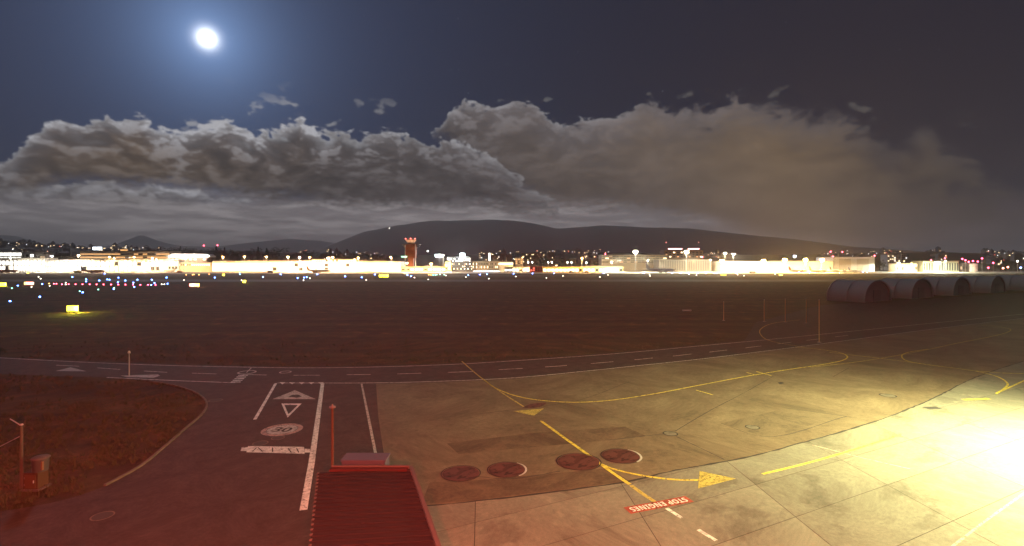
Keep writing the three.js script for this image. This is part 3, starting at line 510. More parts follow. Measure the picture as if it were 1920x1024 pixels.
// ---------------------------------------------------------------- airport buildings
const W = {
  plaster: mat(0.62, 0.6, 0.57, 0.8), white: mat(0.78, 0.77, 0.74, 0.7), grey: mat(0.38, 0.37, 0.36, 0.8), tan: mat(0.5, 0.4, 0.28, 0.8), brown: mat(0.24, 0.15, 0.1, 0.8), rust: mat(0.3, 0.085, 0.03, 0.85), dark: mat(0.08, 0.075, 0.07, 0.7), roof: mat(0.2, 0.19, 0.18, 0.85), beige: mat(0.5, 0.45, 0.39, 0.8), metal: mat(0.45, 0.45, 0.46, 0.45, { metalness: 0.6 }),
  glass: mat(0.05, 0.06, 0.07, 0.12, { metalness: 0.3 }), litWarm: glow(1, 0.78, 0.45, 4), litWhite: glow(1, 0.96, 0.86, 4.5), litDim: glow(1, 0.62, 0.3, 0.5), litOrange: glow(1, 0.5, 0.16, 1.1), litBlue: glow(0.7, 0.85, 1, 3), neon: glow(1, 0.3, 0.3, 7), yellow: mat(0.75, 0.62, 0.22, 0.75),
};
// a block standing on the ground: columns x0..x1 and upper row of the photograph at distance z; windows are panes set proud of the wall
function block(name, label, px0, px1, top, z, deep, wall, o = {}, category = 'building', group) {
  const x0 = colX(px0, z), x1 = colX(px1, z), w = x1 - x0, base = o.base ?? 0, h = rowY(top, z) - base;
  const t = thing(name, label, category, [(x0 + x1) / 2, base, -z], group);
  part(t, 'wall', box(w, h, deep, 0, h / 2, -deep / 2), wall);
  part(t, 'roof', join(box(w + 0.8, 0.5, deep + 0.8, 0, h + 0.25, -deep / 2), box(w * 0.3, 1.2, deep * 0.3, w * 0.15, h + 1.1, -deep / 2)), o.roof ?? W.roof);
  if (o.cols) {
    const cw = w / o.cols, g = box(cw * (o.fill ?? 0.62), (o.y1 - o.y0) * h / o.rows * (o.tall ?? 0.6), 0.2);
    const gf = box(cw * (o.fill ?? 0.62) + 0.36, (o.y1 - o.y0) * h / o.rows * (o.tall ?? 0.6) + 0.36, 0.16);
    for (let r = 0; r < o.rows; r++) for (let c = 0; c < o.cols; c++) {
      const lit = rnd() < (o.lit ?? 0.5), m = part(t, 'window', g, lit ? (Array.isArray(o.litMat) ? o.litMat[Math.floor(rnd() * o.litMat.length)] : o.litMat ?? W.litWarm) : W.glass);
      m.position.set(-w / 2 + cw * (c + 0.5), h * (o.y0 + (o.y1 - o.y0) * (r + 0.5) / o.rows), 0.12);
      if (o.frames) part(m, 'frame', gf, W.grey).position.z = -0.06;
    }
  }
  if (o.bands) for (const [a, b] of o.bands) part(t, 'sill_band', box(w + 0.5, (b - a) * h, 0.7, 0, (a + b) / 2 * h, 0.2), o.bandMat ?? W.white);
  return t;
}
// left pier and its upper storeys
const pierLeft = block('pier_building', 'pale blown-out pier building with two rows of bright windows at far left', -20, 40, 470, 815, 30, W.plaster, { cols: 7, rows: 2, y0: 0.5, y1: 0.93, fill: 0.86, tall: 0.62, lit: 0.92, litMat: W.litWhite, bands: [[0.46, 0.49], [0.7, 0.73]] });
block('office_annex', 'small grey office block with blue-lit window beside the far left pier', 38, 64, 472, 818, 26, W.grey, { cols: 3, rows: 2, y0: 0.5, y1: 0.9, lit: 0.7, litMat: [W.litWhite, W.litBlue] });
block('control_cabin', 'dark roof cabin with slanted glass above the left boarding hall', 66, 84, 476, 806, 16, W.grey, { cols: 4, rows: 1, y0: 0.66, y1: 0.92, fill: 0.8, lit: 0.3, litMat: W.litDim });
const hallLeft = block('boarding_hall', 'white boarding hall with vertical columns under the far left pier', -20, 85, 484, 800, 22, W.white, { cols: 14, rows: 2, y0: 0.1, y1: 0.85, fill: 0.7, tall: 0.7, lit: 0.95, litMat: W.litWhite, frames: true });
for (let i = 0; i < 10; i++) part(hallLeft, 'column', cyl(0.35, 0.35, 19, 8, -39 + i * 8.8, 9.5, 1.6), W.white);
// main terminal
const mainHall = block('terminal_building', 'long floodlit white terminal facade left of centre', 86, 308, 487, 806, 40, W.white, { cols: 26, rows: 2, y0: 0.08, y1: 0.86, fill: 0.78, tall: 0.72, lit: 0.97, litMat: [W.litWarm, W.litWhite], frames: true, bands: [[0.9, 0.96]] });
for (let i = 0; i < 27; i++) part(mainHall, 'column', box(0.5, rowY(487, 806), 0.7, -93 + i * 7.15, rowY(487, 806) / 2, 0.8), W.plaster);
const deck = block('terminal_upper_deck', 'brown orange-lit upper storeys standing behind the white terminal facade', 150, 318, 471, 850, 30, W.tan, { cols: 20, rows: 2, y0: 0.62, y1: 0.93, fill: 0.94, tall: 0.34, lit: 0.8, litMat: W.litOrange, bands: [[0.55, 0.58], [0.77, 0.8], [0.96, 0.99]], bandMat: W.tan });
(() => { const t = thing('roof_lantern', 'small orange-lit roof lantern on top of the brown terminal storeys', 'roof lantern', [colX(222, 850), rowY(471, 850) + 0.5, -862]); part(t, 'drum', cyl(4.6, 5.2, 2.6, 12, 0, 1.3, 0), W.litOrange); part(t, 'cap', new THREE.ConeGeometry(6.4, 2.4, 12).translate(0, 3.8, 0), W.brown); part(t, 'spike', cyl(0.15, 0.06, 3.4, 6, 0, 6.5, 0), W.metal); })();
(() => { const t = thing('roof_billboard', 'small blue-white glowing billboard on the roof left of the lantern', 'billboard', [colX(177, 846), rowY(471, 850) + 0.5, -852]); part(t, 'lit_panel', box(15, 4.6, 0.6, 0, 4.0, 0), glow(0.82, 0.92, 1, 6)); part(t, 'frame', join(box(15.6, 0.3, 0.5, 0, 1.5, -0.2), box(15.6, 0.3, 0.5, 0, 6.5, -0.2), box(0.3, 5, 0.5, -7.7, 4, -0.2), box(0.3, 5, 0.5, 7.7, 4, -0.2)), W.dark); for (const x of [-6, 0, 6]) part(t, 'post', box(0.3, 1.7, 0.3, x, 0.75, -0.2), W.dark); })();
// glowing canopy hall
(() => {
  const z = 840, t = thing('canopy_hall', 'low hall with long floodlit white canopy among the dark trees', 'building', [colX(352, z), 0, -z]);
  const y = rowY(482.5, z), sh = new THREE.Shape(); sh.moveTo(-36, 0); sh.lineTo(33, 0); sh.quadraticCurveTo(36, 0.4, 35, 2.4); sh.lineTo(31, 5.2); sh.lineTo(-27, 5.6); sh.lineTo(-28, 3.6); sh.lineTo(-36, 2.2); sh.closePath();
  part(t, 'canopy', new THREE.ExtrudeGeometry(sh, { depth: 18, bevelEnabled: false }).translate(0, y, -18), W.white);
  for (let i = 0; i < 6; i++) { // small floodlights on arms wash the canopy's white front
    const x = -25 + i * 11, arm = part(t, 'lamp_arm', join(rod([x, y + 0.2, 0], [x, y - 0.6, 6.5], 0.1), rod([x, y - 0.6, 6.5], [x, y - 0.2, 6.6], 0.1)), W.metal); part(arm, 'lamp_head', box(0.9, 0.25, 0.5, x, y + 0.1, 6.7), W.grey);
    part(arm, 'lamp_lens', box(0.8, 0.14, 0.3, x, y + 0.32, 6.6), glow(1, 0.96, 0.88, 12)); const l = new THREE.PointLight(color(1, 0.96, 0.88), 1300); l.position.set(x, y + 0.7, 6.6); l.castShadow = true; l.shadow.radius = 15; t.add(l);
  }
  part(t, 'wall', box(60, y - 0.1, 14, 0, (y - 0.1) / 2, -9), W.brown); for (let i = 0; i < 9; i++) part(t, 'column', cyl(0.3, 0.3, y, 8, -32 + i * 7.6, y / 2, -0.6), W.tan);
  for (let i = 0; i < 8; i++) if (i !== 2 && i !== 6) part(t, 'window', box(4.2, 1.6, 0.2, -27 + i * 7.6, y - 3.6, -1.9), i % 3 ? W.litWarm : W.litDim);
})();
block('service_block', 'small white service block below the left end of the glowing canopy', 308, 334, 490, 800, 16, W.white, { cols: 4, rows: 1, y0: 0.2, y1: 0.6, lit: 0.6 });
block('gate_building', 'orange-tan gate building with striped windows below the glowing canopy', 334, 398, 492.5, 803, 22, W.tan, { cols: 16, rows: 1, y0: 0.62, y1: 0.92, fill: 0.5, lit: 0.6, litMat: W.litWarm });
const longPier = block('long_pier', 'long floodlit white pier with a serrated roof edge, centre left', 398, 592, 490, 798, 26, W.white, { cols: 24, rows: 2, y0: 0.08, y1: 0.86, fill: 0.8, tall: 0.72, lit: 0.97, litMat: [W.litWarm, W.litWhite], frames: true });
{ const fin = new THREE.CylinderGeometry(0.12, 0.9, 1.5, 4).translate(0, 0.75, 0), w = colX(592, 798) - colX(398, 798), h = rowY(490, 798) + 0.5; for (let i = 0; i < 46; i++) part(longPier, 'roof_fin', fin, W.white).position.set(-w / 2 + (i + 0.5) * w / 46, h, -1.2); }
block('lit_gallery', 'thin tan gallery strip of small windows standing over the pier roof', 584, 668, 486, 830, 12, W.tan, { base: 0, cols: 22, rows: 1, y0: 0.78, y1: 0.97, fill: 0.5, lit: 0.7, litMat: W.litWarm });
block('east_pier', 'floodlit white pier running up to the control tower', 592, 752, 490.5, 802, 26, W.white, { cols: 20, rows: 2, y0: 0.08, y1: 0.86, fill: 0.78, tall: 0.7, lit: 0.96, litMat: [W.litWarm, W.litWhite], frames: true, bands: [[0.9, 0.97]] });
block('low_wing', 'low bright wing at the foot of the control tower', 752, 836, 500.5, 800, 18, W.yellow, { cols: 10, rows: 1, y0: 0.2, y1: 0.75, fill: 0.7, lit: 0.8, litMat: W.litWarm, frames: true });
// control tower
(() => {
  const z = 812, y = (p) => rowY(p, z), t = thing('control_tower', 'rust-brown control tower with flared glass cab and red roof lamps', 'control tower', [colX(769.5, z), 0, -z]);
  part(t, 'stem', box(8, y(484), 9, 0, y(484) / 2, -5), W.rust);
  part(t, 'shaft', box(15, y(458.5) - y(484), 14, 0.2, (y(484) + y(458.5)) / 2, -5), W.rust);
  for (let i = 1; i < 5; i++) part(t, 'shaft_band', box(15.4, 0.35, 14.4, 0.2, mix(y(484), y(458.5), i / 5), -5), W.brown);
  part(t, 'gallery', join(box(29, 0.7, 17, 0.4, y(458.5), -5), box(25, 0.5, 16, 0.4, y(462), -5)), W.brown);
  for (let i = 0; i < 9; i++) part(t, 'gallery_post', box(0.16, 2.7, 0.16, -13 + i * 3.3, y(458.5) - 1.3, 3.2), W.metal);
  part(t, 'neck', cyl(6, 5.4, y(454.5) - y(458.5), 8, 0, (y(454.5) + y(458.5)) / 2, -5), W.brown);
  part(t, 'cab_glass', cyl(6.0, 8.6, y(449.6) - y(454.5), 8, 0, (y(449.6) + y(454.5)) / 2, -5), glow(1, 0.45, 0.22, 0.75));
  for (let i = 0; i < 8; i++) { const a = i * Math.PI / 4 + Math.PI / 8 * 0; part(t, 'mullion', rod([Math.sin(a) * 6.1, y(454.5), -5 + Math.cos(a) * 6.1], [Math.sin(a) * 8.7, y(449.6), -5 + Math.cos(a) * 8.7], 0.16), W.dark); }
  part(t, 'cab_roof', cyl(9, 8.4, 1, 8, 0, y(449.6) + 0.5, -5), W.brown);
  for (const x of [-7.6, 0.6, 7.4]) { const l = part(t, 'red_lamp', ball(0.75, x, y(449.6) + 1.7, 0.4, 10), glow(1, 0.12, 0.1, 14)); part(l, 'lamp_post', cyl(0.1, 0.1, 0.9, 6, x, y(449.6) + 1.1, 0.4), W.dark); }
  const rl = new THREE.PointLight(color(1, 0.16, 0.1), 500); rl.position.set(0.6, y(449.6) + 2.6, 2.4); t.add(rl);
  for (const x of [-7.7, 8.7]) part(t, 'lift_tube', cyl(0.42, 0.42, y(458.5), 10, x, y(458.5) / 2, 3.4), W.white);
  part(t, 'antenna_arm', join(rod([13, y(462), -3], [21, y(463), -3], 0.18), rod([21, y(463), -3], [21, y(465), -3], 0.14)), W.metal);
  part(t, 'sign_light', box(9, 1.8, 0.4, -9, y(481.5), 4.2), glow(0.4, 1, 0.6, 3));
})();
// middle stretch, tower to the big hangars
block('stadium_block', 'pale office roofs with glaring white lamps right of the tower', 838, 882, 482, 900, 24, W.grey, { cols: 14, rows: 2, y0: 0.62, y1: 0.95, fill: 0.6, lit: 0.7, litMat: W.litWhite });
block('yellow_kiosk', 'small yellow-lit cube beside the dark glazed hall', 834, 846, 491, 800, 10, W.yellow, { cols: 2, rows: 2, y0: 0.2, y1: 0.8, lit: 0.5 });
block('dark_glazed_hall', 'dark hall with rows of small coloured windows right of the tower', 846, 886, 491, 806, 24, W.dark, { cols: 12, rows: 3, y0: 0.18, y1: 0.9, fill: 0.5, tall: 0.4, lit: 0.55, litMat: [W.litWarm, W.litDim, W.litWhite, W.litOrange] });
block('long_office', 'tan office range with many narrow windows right of the dark hall', 886, 952, 490, 810, 24, W.tan, { cols: 22, rows: 2, y0: 0.3, y1: 0.9, fill: 0.42, tall: 0.6, lit: 0.6, litMat: [W.litWarm, W.litDim] });
block('ground_arcade', 'thin white-lit arcade strip along the ground before the office range', 888, 946, 507.5, 795, 6, W.white, { cols: 14, rows: 1, y0: 0.15, y1: 0.85, fill: 0.8, tall: 0.9, lit: 1, litMat: W.litWhite });
block('white_chimney_tower', 'slim white-lit tower standing over the town right of the tower', 916, 919.5, 474, 1050, 4, W.white, { cols: 1, rows: 6, y0: 0.3, y1: 0.98, fill: 0.8, tall: 0.9, lit: 1, litMat: W.litWhite }, 'tower');
block('lit_platform', 'white-lit platform roof just left of the red block', 936, 962, 491.5, 790, 14, W.white, { cols: 6, rows: 1, y0: 0.72, y1: 0.95, fill: 0.9, lit: 1, litMat: W.litWarm });
for (const [a, b, c, lab] of [[978, 1012, 474.5, 'broad dark apartment block with few lit windows, left of two'], [1026, 1040, 473.5, 'narrow dark apartment block left of the lit town slope'], [922, 934, 479, 'distant flats with warm windows, left of three above the office range'], [936, 946, 476, 'distant flats with warm windows, middle of three above the office range'], [948, 960, 478, 'distant flats with warm windows, right of three above the office range']]) block('apartment_block', lab, a, b, c, 1120, 16, W.brown, { cols: Math.round((b - a) / 2.6), rows: 5, y0: 0.4, y1: 0.96, fill: 0.4, tall: 0.4, lit: 0.2, litMat: [W.litWarm, W.litDim] }, 'apartment block', 'apartment blocks behind the airport');
block('orange_house', 'small orange-lit house behind the white platform', 966, 980, 483, 900, 14, W.tan, { cols: 3, rows: 3, y0: 0.5, y1: 0.95, lit: 0.6, litMat: W.litOrange });
block('red_block', 'red-lit square service building on the apron right of centre', 994, 1017, 499.5, 764, 12, mat(0.5, 0.08, 0.06, 0.8), { cols: 5, rows: 2, y0: 0.2, y1: 0.85, lit: 0.25, litMat: glow(1, 0.15, 0.1, 2) });
const cargo = block('cargo_shed', 'long low yellow floodlit cargo shed right of the red block', 1018, 1168, 500.5, 792, 24, W.yellow, { cols: 20, rows: 1, y0: 0.06, y1: 0.7, fill: 0.72, tall: 0.8, lit: 0.9, litMat: W.litWarm, frames: true, bands: [[0.82, 0.95]], bandMat: W.yellow });
block('white_shed', 'low white floodlit shed left of the red block', 946, 993, 501, 790, 16, W.white, { cols: 7, rows: 1, y0: 0.1, y1: 0.7, lit: 0.6, litMat: W.litWhite });
block('terraced_office', 'stepped tan office with long floor bands behind the cargo shed', 1128, 1250, 478, 880, 34, W.tan, { cols: 18, rows: 4, y0: 0.5, y1: 0.97, fill: 0.9, tall: 0.36, lit: 0.18, litMat: [W.litWarm, W.litDim, W.litOrange], bands: [[0.6, 0.63], [0.72, 0.75], [0.85, 0.88]], bandMat: W.tan });
const hotel = block('hotel_block', 'square block crowned by a glowing pink neon band', 1246, 1318, 470, 930, 28, W.brown, { cols: 10, rows: 3, y0: 0.64, y1: 0.96, fill: 0.45, tall: 0.5, lit: 0.4, litMat: [W.litWarm, W.litOrange] });
{ const h = rowY(470, 930); for (const [a, b] of [[1253, 1279], [1290, 1311]]) part(hotel, 'neon_light', box(colX(b, 930) - colX(a, 930), 1.6, 0.6, (colX(a, 930) + colX(b, 930)) / 2 - hotel.position.x, h + 3.2, 0.3), glow(1, 0.42, 0.42, 8)); for (const a of [1250.5, 1311.5]) { const m = part(hotel, 'antenna', rod([colX(a, 930) - hotel.position.x, h, -4], [colX(a, 930) - hotel.position.x, h + 15, -4], 0.22, 0.1), W.metal); part(m, 'antenna_lamp', ball(0.7, colX(a, 930) - hotel.position.x, h + 15.2, -4, 8), glow(1, 0.25, 0.2, 6)); } }
block('ribbed_hangar', 'grey ribbed hangar behind the parked airliner', 1236, 1334, 487.5, 820, 34, mat(0.2, 0.18, 0.16, 0.85), { cols: 30, rows: 1, y0: 0.1, y1: 0.95, fill: 0.3, tall: 0.95, lit: 0, }, 'hangar');
const bright = block('bright_hangar', 'long floodlit white hangar wall right of centre', 1352, 1562, 490, 800, 40, W.white, { cols: 14, rows: 1, y0: 0.03, y1: 0.72, fill: 0.9, tall: 0.98, lit: 0 }, 'hangar');
bright.children.filter((c) => c.name === 'window').forEach((c) => { c.name = 'door_panel'; c.material = W.white; });
const beige = block('beige_hangar', 'tall beige hangar with dark door joints right of the bright lamps', 1562, 1640, 482.5, 806, 44, W.beige, {}, 'hangar');
{ const w = colX(1640, 806) - colX(1562, 806), h = rowY(482.5, 806); for (let i = 0; i < 7; i++) part(beige, 'door_panel', box(w / 7 - 0.5, h * 0.9, 0.4, -w / 2 + (i + 0.5) * w / 7, h * 0.45, 0.2), i % 3 ? W.beige : W.plaster); part(beige, 'door_rail', box(w, 0.6, 0.9, 0, h * 0.92, 0.4), W.plaster); part(beige, 'eave_light', box(w * 0.96, 0.4, 0.3, 0, h - 1.0, 0.3), glow(1, 0.8, 0.6, 1.2)); }
block('pale_flats', 'pale multi-storey flats with lit windows right of the beige hangar', 1664, 1692, 477.5, 960, 18, W.plaster, { cols: 7, rows: 6, y0: 0.35, y1: 0.96, fill: 0.45, tall: 0.45, lit: 0.35, litMat: [W.litWhite, W.litWarm] }, 'apartment block');
block('dark_flats', 'taller grey flats beside the pale ones with a lit side stair', 1691, 1697, 476.5, 955, 14, W.grey, { cols: 2, rows: 5, y0: 0.4, y1: 0.95, lit: 0.3 }, 'apartment block');
block('depot', 'low orange-lit depot left of the white glare at right', 1680, 1720, 494.5, 800, 16, W.tan, { cols: 8, rows: 1, y0: 0.15, y1: 0.7, lit: 0.6, litMat: W.litWarm });
block('workshop', 'green-lit workshop around the white glare at far right', 1731, 1798, 489.5, 800, 24, mat(0.42, 0.45, 0.32, 0.8), { cols: 14, rows: 1, y0: 0.1, y1: 0.85, fill: 0.5, tall: 0.9, lit: 0.1, litMat: W.litDim });
block('dark_shed', 'dark shed between the workshop and the pale tank', 1800, 1824, 495, 805, 16, W.dark, { cols: 5, rows: 1, y0: 0.2, y1: 0.8, lit: 0.2, litMat: W.litDim });
(() => { const z = 800, h = rowY(494.5, z), t = thing('storage_tank', 'pale round storage tank at the far right', 'tank', [colX(1830.5, z), 0, -z - 7]); part(t, 'shell', cyl(6.6, 6.6, h, 28, 0, h / 2, 0), W.white); part(t, 'lid', new THREE.ConeGeometry(6.8, 0.9, 28).translate(0, h + 0.45, 0), W.grey); part(t, 'ladder', box(0.7, h, 0.3, 1.6, h / 2, 6.7), W.metal); part(t, 'hoop', new THREE.TorusGeometry(6.7, 0.12, 5, 32).rotateX(Math.PI / 2).translate(0, h * 0.66, 0), W.grey); })();

// arched aircraft shelters in a row
(() => {
  const a = [140, -196], b = [300, -294], n = 6, dx = (b[0] - a[0]) / (n - 1), dz = (b[1] - a[1]) / (n - 1), turn = -Math.atan2(dz, dx);
  const w = 21, h = 8, dep = 13, cover = matte(0.34, 0.35, 0.32), rib = matte(0.37, 0.38, 0.345), endM = matte(0.34, 0.35, 0.32), doorM = matte(0.29, 0.3, 0.27);
  const arch = (r, hh) => { const s = new THREE.Shape(); s.moveTo(-r, 0); for (let i = 0; i <= 28; i++) { const t = Math.PI - i / 28 * Math.PI; s.lineTo(Math.cos(t) * r, Math.pow(Math.sin(t), 0.8) * hh); } s.lineTo(r, 0); return s; };
  const outer = arch(w / 2, h); outer.holes.push(arch(w / 2 - 0.35, h - 0.35));
  const shellG = new THREE.ExtrudeGeometry(outer, { depth: dep, bevelEnabled: false }).translate(0, 0, -dep), endG = new THREE.ExtrudeGeometry(arch(w / 2 - 0.4, h - 0.4), { depth: 0.25, bevelEnabled: false }).translate(0, 0, -0.5);
  const ribS = arch(w / 2 + 0.14, h + 0.14); ribS.holes.push(arch(w / 2 - 0.5, h - 0.5)); const ribG = new THREE.ExtrudeGeometry(ribS, { depth: 0.35, bevelEnabled: false });
  const ord = ['nearest arched aircraft shelter at the left end of the row', 'second arched shelter from the left end of the row', 'third arched shelter from the left in the row', 'fourth arched shelter from the left in the row', 'fifth arched shelter from the left in the row', 'last arched shelter at the far right of the row'];
  for (let i = 0; i < n; i++) {
    const t = thing('arched_shelter', ord[i], 'aircraft shelter', [a[0] + dx * i * (1 + 0.02 * i), 0.01, a[1] + dz * i], 'arched aircraft shelters', turn);
    part(t, 'shell', shellG, cover); const e = part(t, 'end_wall', endG, endM); part(e, 'door', box(6, 4.4, 0.2, 0, 2.2, -0.24), doorM);
    for (const z of [0.02, -dep * 0.5, -dep - 0.4]) part(t, 'rib', ribG, rib).position.z = z;
  }
})();

// ---------------------------------------------------------------- lamps
// a lighting mast: pole, cross arm, lamp heads; its own light hangs just below / before the heads
function mast(px, top, z, o) {
  const x = colX(px, z), h = rowY(top, z), t = thing('light_mast', o.label, 'light mast', [x, 0, -z], o.group ?? 'floodlight masts of the airport');
  part(t, 'pole', cyl(0.34, 0.16, h, 10, 0, h / 2, 0), W.metal);
  const n = o.heads ?? 3, span = (n - 1) * 1.5;
  part(t, 'cross_arm', box(span + 1.2, 0.25, 0.3, 0, h, 0), W.metal);
  const big = n > 3, sz = big ? 1.5 : 1;
  for (let r = 0; r < (big ? 2 : 1); r++) for (let i = 0; i < n; i++) { const hx = -span / 2 + i * 1.5, hy = h + r * 1.7, hd = part(t, 'lamp_head', box(1.0 * sz * 0.96, 0.35, 0.9, hx, hy + 0.25 + 0.4 * (sz - 1), 0.3), W.grey); part(hd, 'lamp_lens', o.face ? box(1.0 * sz * 0.94, 0.9 * sz, 0.14, hx, hy - 0.3, 0.85) : box(0.92, 0.16, 0.84, hx, hy - 0.02, 0.3), glow(...o.c, o.k ?? 40)); }
  const l = o.spot ? new THREE.SpotLight(color(...o.c), o.I, 0, 1.3, 0.5) : o.open ? new THREE.PointLight(color(...o.c), o.I) : new THREE.SpotLight(color(...o.c), o.I, 0, 1.57, 0.04);
  l.position.set(0, h - 0.7, o.face ? 1.5 : 0.3); l.castShadow = true; l.shadow.radius = 20; t.add(l);
  if (l.target) { l.target.position.set(0, 0, o.spot ? -12 : l.position.z); t.add(l.target); }
  return t;
}
const SOD = [1, 0.52, 0.16], WARM = [1, 0.68, 0.34], WHT = [1, 0.9, 0.7], GRN = [1, 0.95, 0.66], ORG = [1, 0.46, 0.1];
const A = 24000;
mast(97, 480, 770, { c: [0.9, 0.95, 1], I: A, spot: 1, label: 'mast with cool white lamp before the dark slope at left' });
mast(20, 483, 760, { c: WHT, I: A, spot: 1, label: 'mast with white lamps before the far left boarding hall' });
mast(148, 478.5, 766, { c: WARM, I: A, face: 1, k: 30, label: 'mast with strong warm lamp at the left end of the terminal' });
mast(205, 482, 764, { c: SOD, I: A, spot: 1, heads: 2, label: 'mast with orange lamps above the parked airliner, left of a pair' });
mast(214, 484, 772, { c: WARM, I: A * 0.7, spot: 1, heads: 2, label: 'lower mast right beside the orange lamp above the airliner' });
mast(252, 482, 764, { c: WARM, I: A, spot: 1, heads: 2, label: 'mast with warm lamps in the middle of the terminal facade' });
mast(286, 483.5, 762, { c: [1, 0.55, 0.3], I: A, face: 1, k: 30, heads: 2, label: 'mast with reddish orange lamp at the right end of the terminal' });
mast(293, 486, 774, { c: WARM, I: A * 0.6, spot: 1, heads: 1, label: 'short lamp mast close right of the reddish orange lamp' });
mast(348, 484, 770, { c: WARM, I: A, spot: 1, heads: 2, label: 'mast in front of the glowing canopy' });
mast(418, 481, 764, { c: SOD, I: A, spot: 1, label: 'double-armed mast at the left end of the serrated pier' });
mast(458.5, 481, 764, { c: SOD, I: A, spot: 1, label: 'double-armed mast second from the left over the serrated pier' });
mast(499, 481, 764, { c: SOD, I: A, spot: 1, label: 'double-armed mast third from the left over the serrated pier' });
mast(540, 481.5, 764, { c: SOD, I: A, spot: 1, label: 'double-armed mast left of the first red-capped lamp' });
mast(562, 482, 762, { c: [1, 0.6, 0.35], I: A, face: 1, k: 26, heads: 2, label: 'bright mast with reddish cap over the serrated pier' });
mast(581, 482, 766, { c: SOD, I: A, spot: 1, label: 'mast at the right end of the serrated pier roof' });
mast(616, 483, 764, { c: [1, 0.62, 0.35], I: A, face: 1, k: 26, heads: 2, label: 'reddish lamp mast, left of a close pair over the east pier' });
mast(624, 482, 770, { c: SOD, I: A, spot: 1, label: 'paler lamp mast, right of a close pair over the east pier' });
mast(665, 486, 772, { c: SOD, I: A * 0.6, spot: 1, heads: 1, label: 'short lamp mast left of the tall one on the east pier' });
mast(672, 482.5, 764, { c: SOD, I: A, face: 1, k: 18, heads: 2, label: 'tall lamp mast at the middle of the east pier' });
mast(733, 482, 766, { c: SOD, I: A, spot: 1, heads: 2, label: 'lamp mast left of the control tower' });
mast(763, 493, 770, { c: WARM, I: A * 0.8, face: 1, k: 30, heads: 2, label: 'low bright lamp at the foot of the control tower' });
mast(808.5, 494, 772, { c: ORG, I: A * 0.9, face: 1, k: 40, heads: 3, label: 'low orange lamp right of the control tower' });
mast(831, 478.5, 774, { c: WHT, I: A, face: 1, k: 22, heads: 2, label: 'white lamp mast beside the bright roof sign' });
mast(980, 482.5, 766, { c: SOD, I: A, spot: 1, heads: 2, label: 'orange lamp mast left of the red block' });
mast(1091, 483.5, 766, { c: ORG, I: A, face: 1, k: 30, heads: 2, label: 'yellow-orange lamp mast above the cargo shed' });
mast(1147, 491, 772, { c: GRN, I: A * 0.7, spot: 1, heads: 2, label: 'short lamp mast at the right end of the cargo shed' });
mast(1191.5, 473, 760, { c: GRN, I: A * 1.6, face: 1, k: 120, heads: 4, label: 'tall greenish-white floodlight mast left of the parked airliner' });
mast(1287, 473, 760, { c: GRN, I: A * 1.6, face: 1, k: 120, heads: 4, label: 'tall greenish-white floodlight mast before the neon-crowned block' });
mast(1215, 487, 774, { c: WHT, I: A, spot: 1, heads: 2, label: 'short white lamp mast just left of the airliner tail' });
mast(1332, 487, 766, { c: WARM, I: A * 0.8, spot: 1, heads: 2, label: 'lower lamp mast before the ribbed hangar' });
mast(1359, 474, 770, { c: GRN, I: A * 1.0, face: 1, k: 60, label: 'tall white lamp mast, left of a pair beside the orange glare' });
mast(1375, 476, 770, { c: GRN, I: A * 1.0, face: 1, k: 60, label: 'tall white lamp mast, right of a pair beside the orange glare' });
mast(1353, 490, 764, { c: ORG, I: A * 2.2, open: 1, face: 1, k: 100, heads: 4, label: 'low orange glaring floodlight at the left end of the bright hangar' });
mast(1431, 490, 762, { c: [1, 0.55, 0.15], I: A * 2.2, open: 1, face: 1, k: 110, heads: 4, label: 'orange glaring floodlight over the middle of the bright hangar' });
mast(1471, 488, 762, { c: [1, 0.57, 0.16], I: A * 2.2, open: 1, face: 1, k: 120, heads: 4, label: 'orange glaring floodlight, left of three at the bright hangar' });
mast(1510, 488, 762, { c: [1, 0.57, 0.16], I: A * 2.2, open: 1, face: 1, k: 120, heads: 4, label: 'orange glaring floodlight, middle of three at the bright hangar' });
mast(1541, 488, 762, { c: [1, 0.57, 0.16], I: A * 2.2, open: 1, face: 1, k: 120, heads: 4, label: 'orange glaring floodlight, right of three at the bright hangar' });
mast(1685, 493, 778, { c: [0.85, 1, 0.8], I: A * 0.8, face: 1, k: 30, heads: 2, label: 'greenish lamp left of the orange-lit depot' });
mast(1709, 494, 778, { c: ORG, I: A * 0.6, face: 1, k: 30, heads: 2, label: 'orange lamp over the right end of the depot' });
mast(1757, 494, 770, { c: GRN, I: A * 1.6, face: 1, k: 160, heads: 5, label: 'blinding white floodlight before the workshop at right' });
mast(1772, 489, 774, { c: [1, 0.98, 0.7], I: A * 0.8, face: 1, k: 50, heads: 2, label: 'yellow-white lamp just right of the blinding floodlight' });
// bright lamps on roofs behind
function roofLamp(px, py, z, w, h, c, k, I, label) { const x = colX(px, z), y = rowY(py, z), t = thing('roof_floodlight', label, 'floodlight', [x, y, -z], 'floodlights on far roofs'); const n = Math.max(1, Math.round(w / 2.2)); for (let i = 0; i < n; i++) part(t, 'lamp_panel', box(w / n - 0.2, h, 0.3, -w / 2 + (i + 0.5) * w / n, 0, 0), glow(...c, k)); part(t, 'bracket', box(w, 0.3, 0.5, 0, -h / 2 - 0.2, -0.3), W.dark); part(t, 'post', box(0.4, y, 0.4, 0, -y / 2 - h / 2, -0.4), W.dark); if (I) { const l = new THREE.PointLight(color(...c), I); l.position.set(0, 0, 1.2); l.shadow.radius = 20; t.add(l); } }
roofLamp(823.5, 479.5, 900, 15, 4, [0.9, 0.97, 1], 6, 14000, 'wide white lamp bank left of the round white glare');
roofLamp(867, 478.5, 900, 9, 7, [0.82, 0.93, 1], 9, 22000, 'round bluish-white glare above the dark glazed hall');
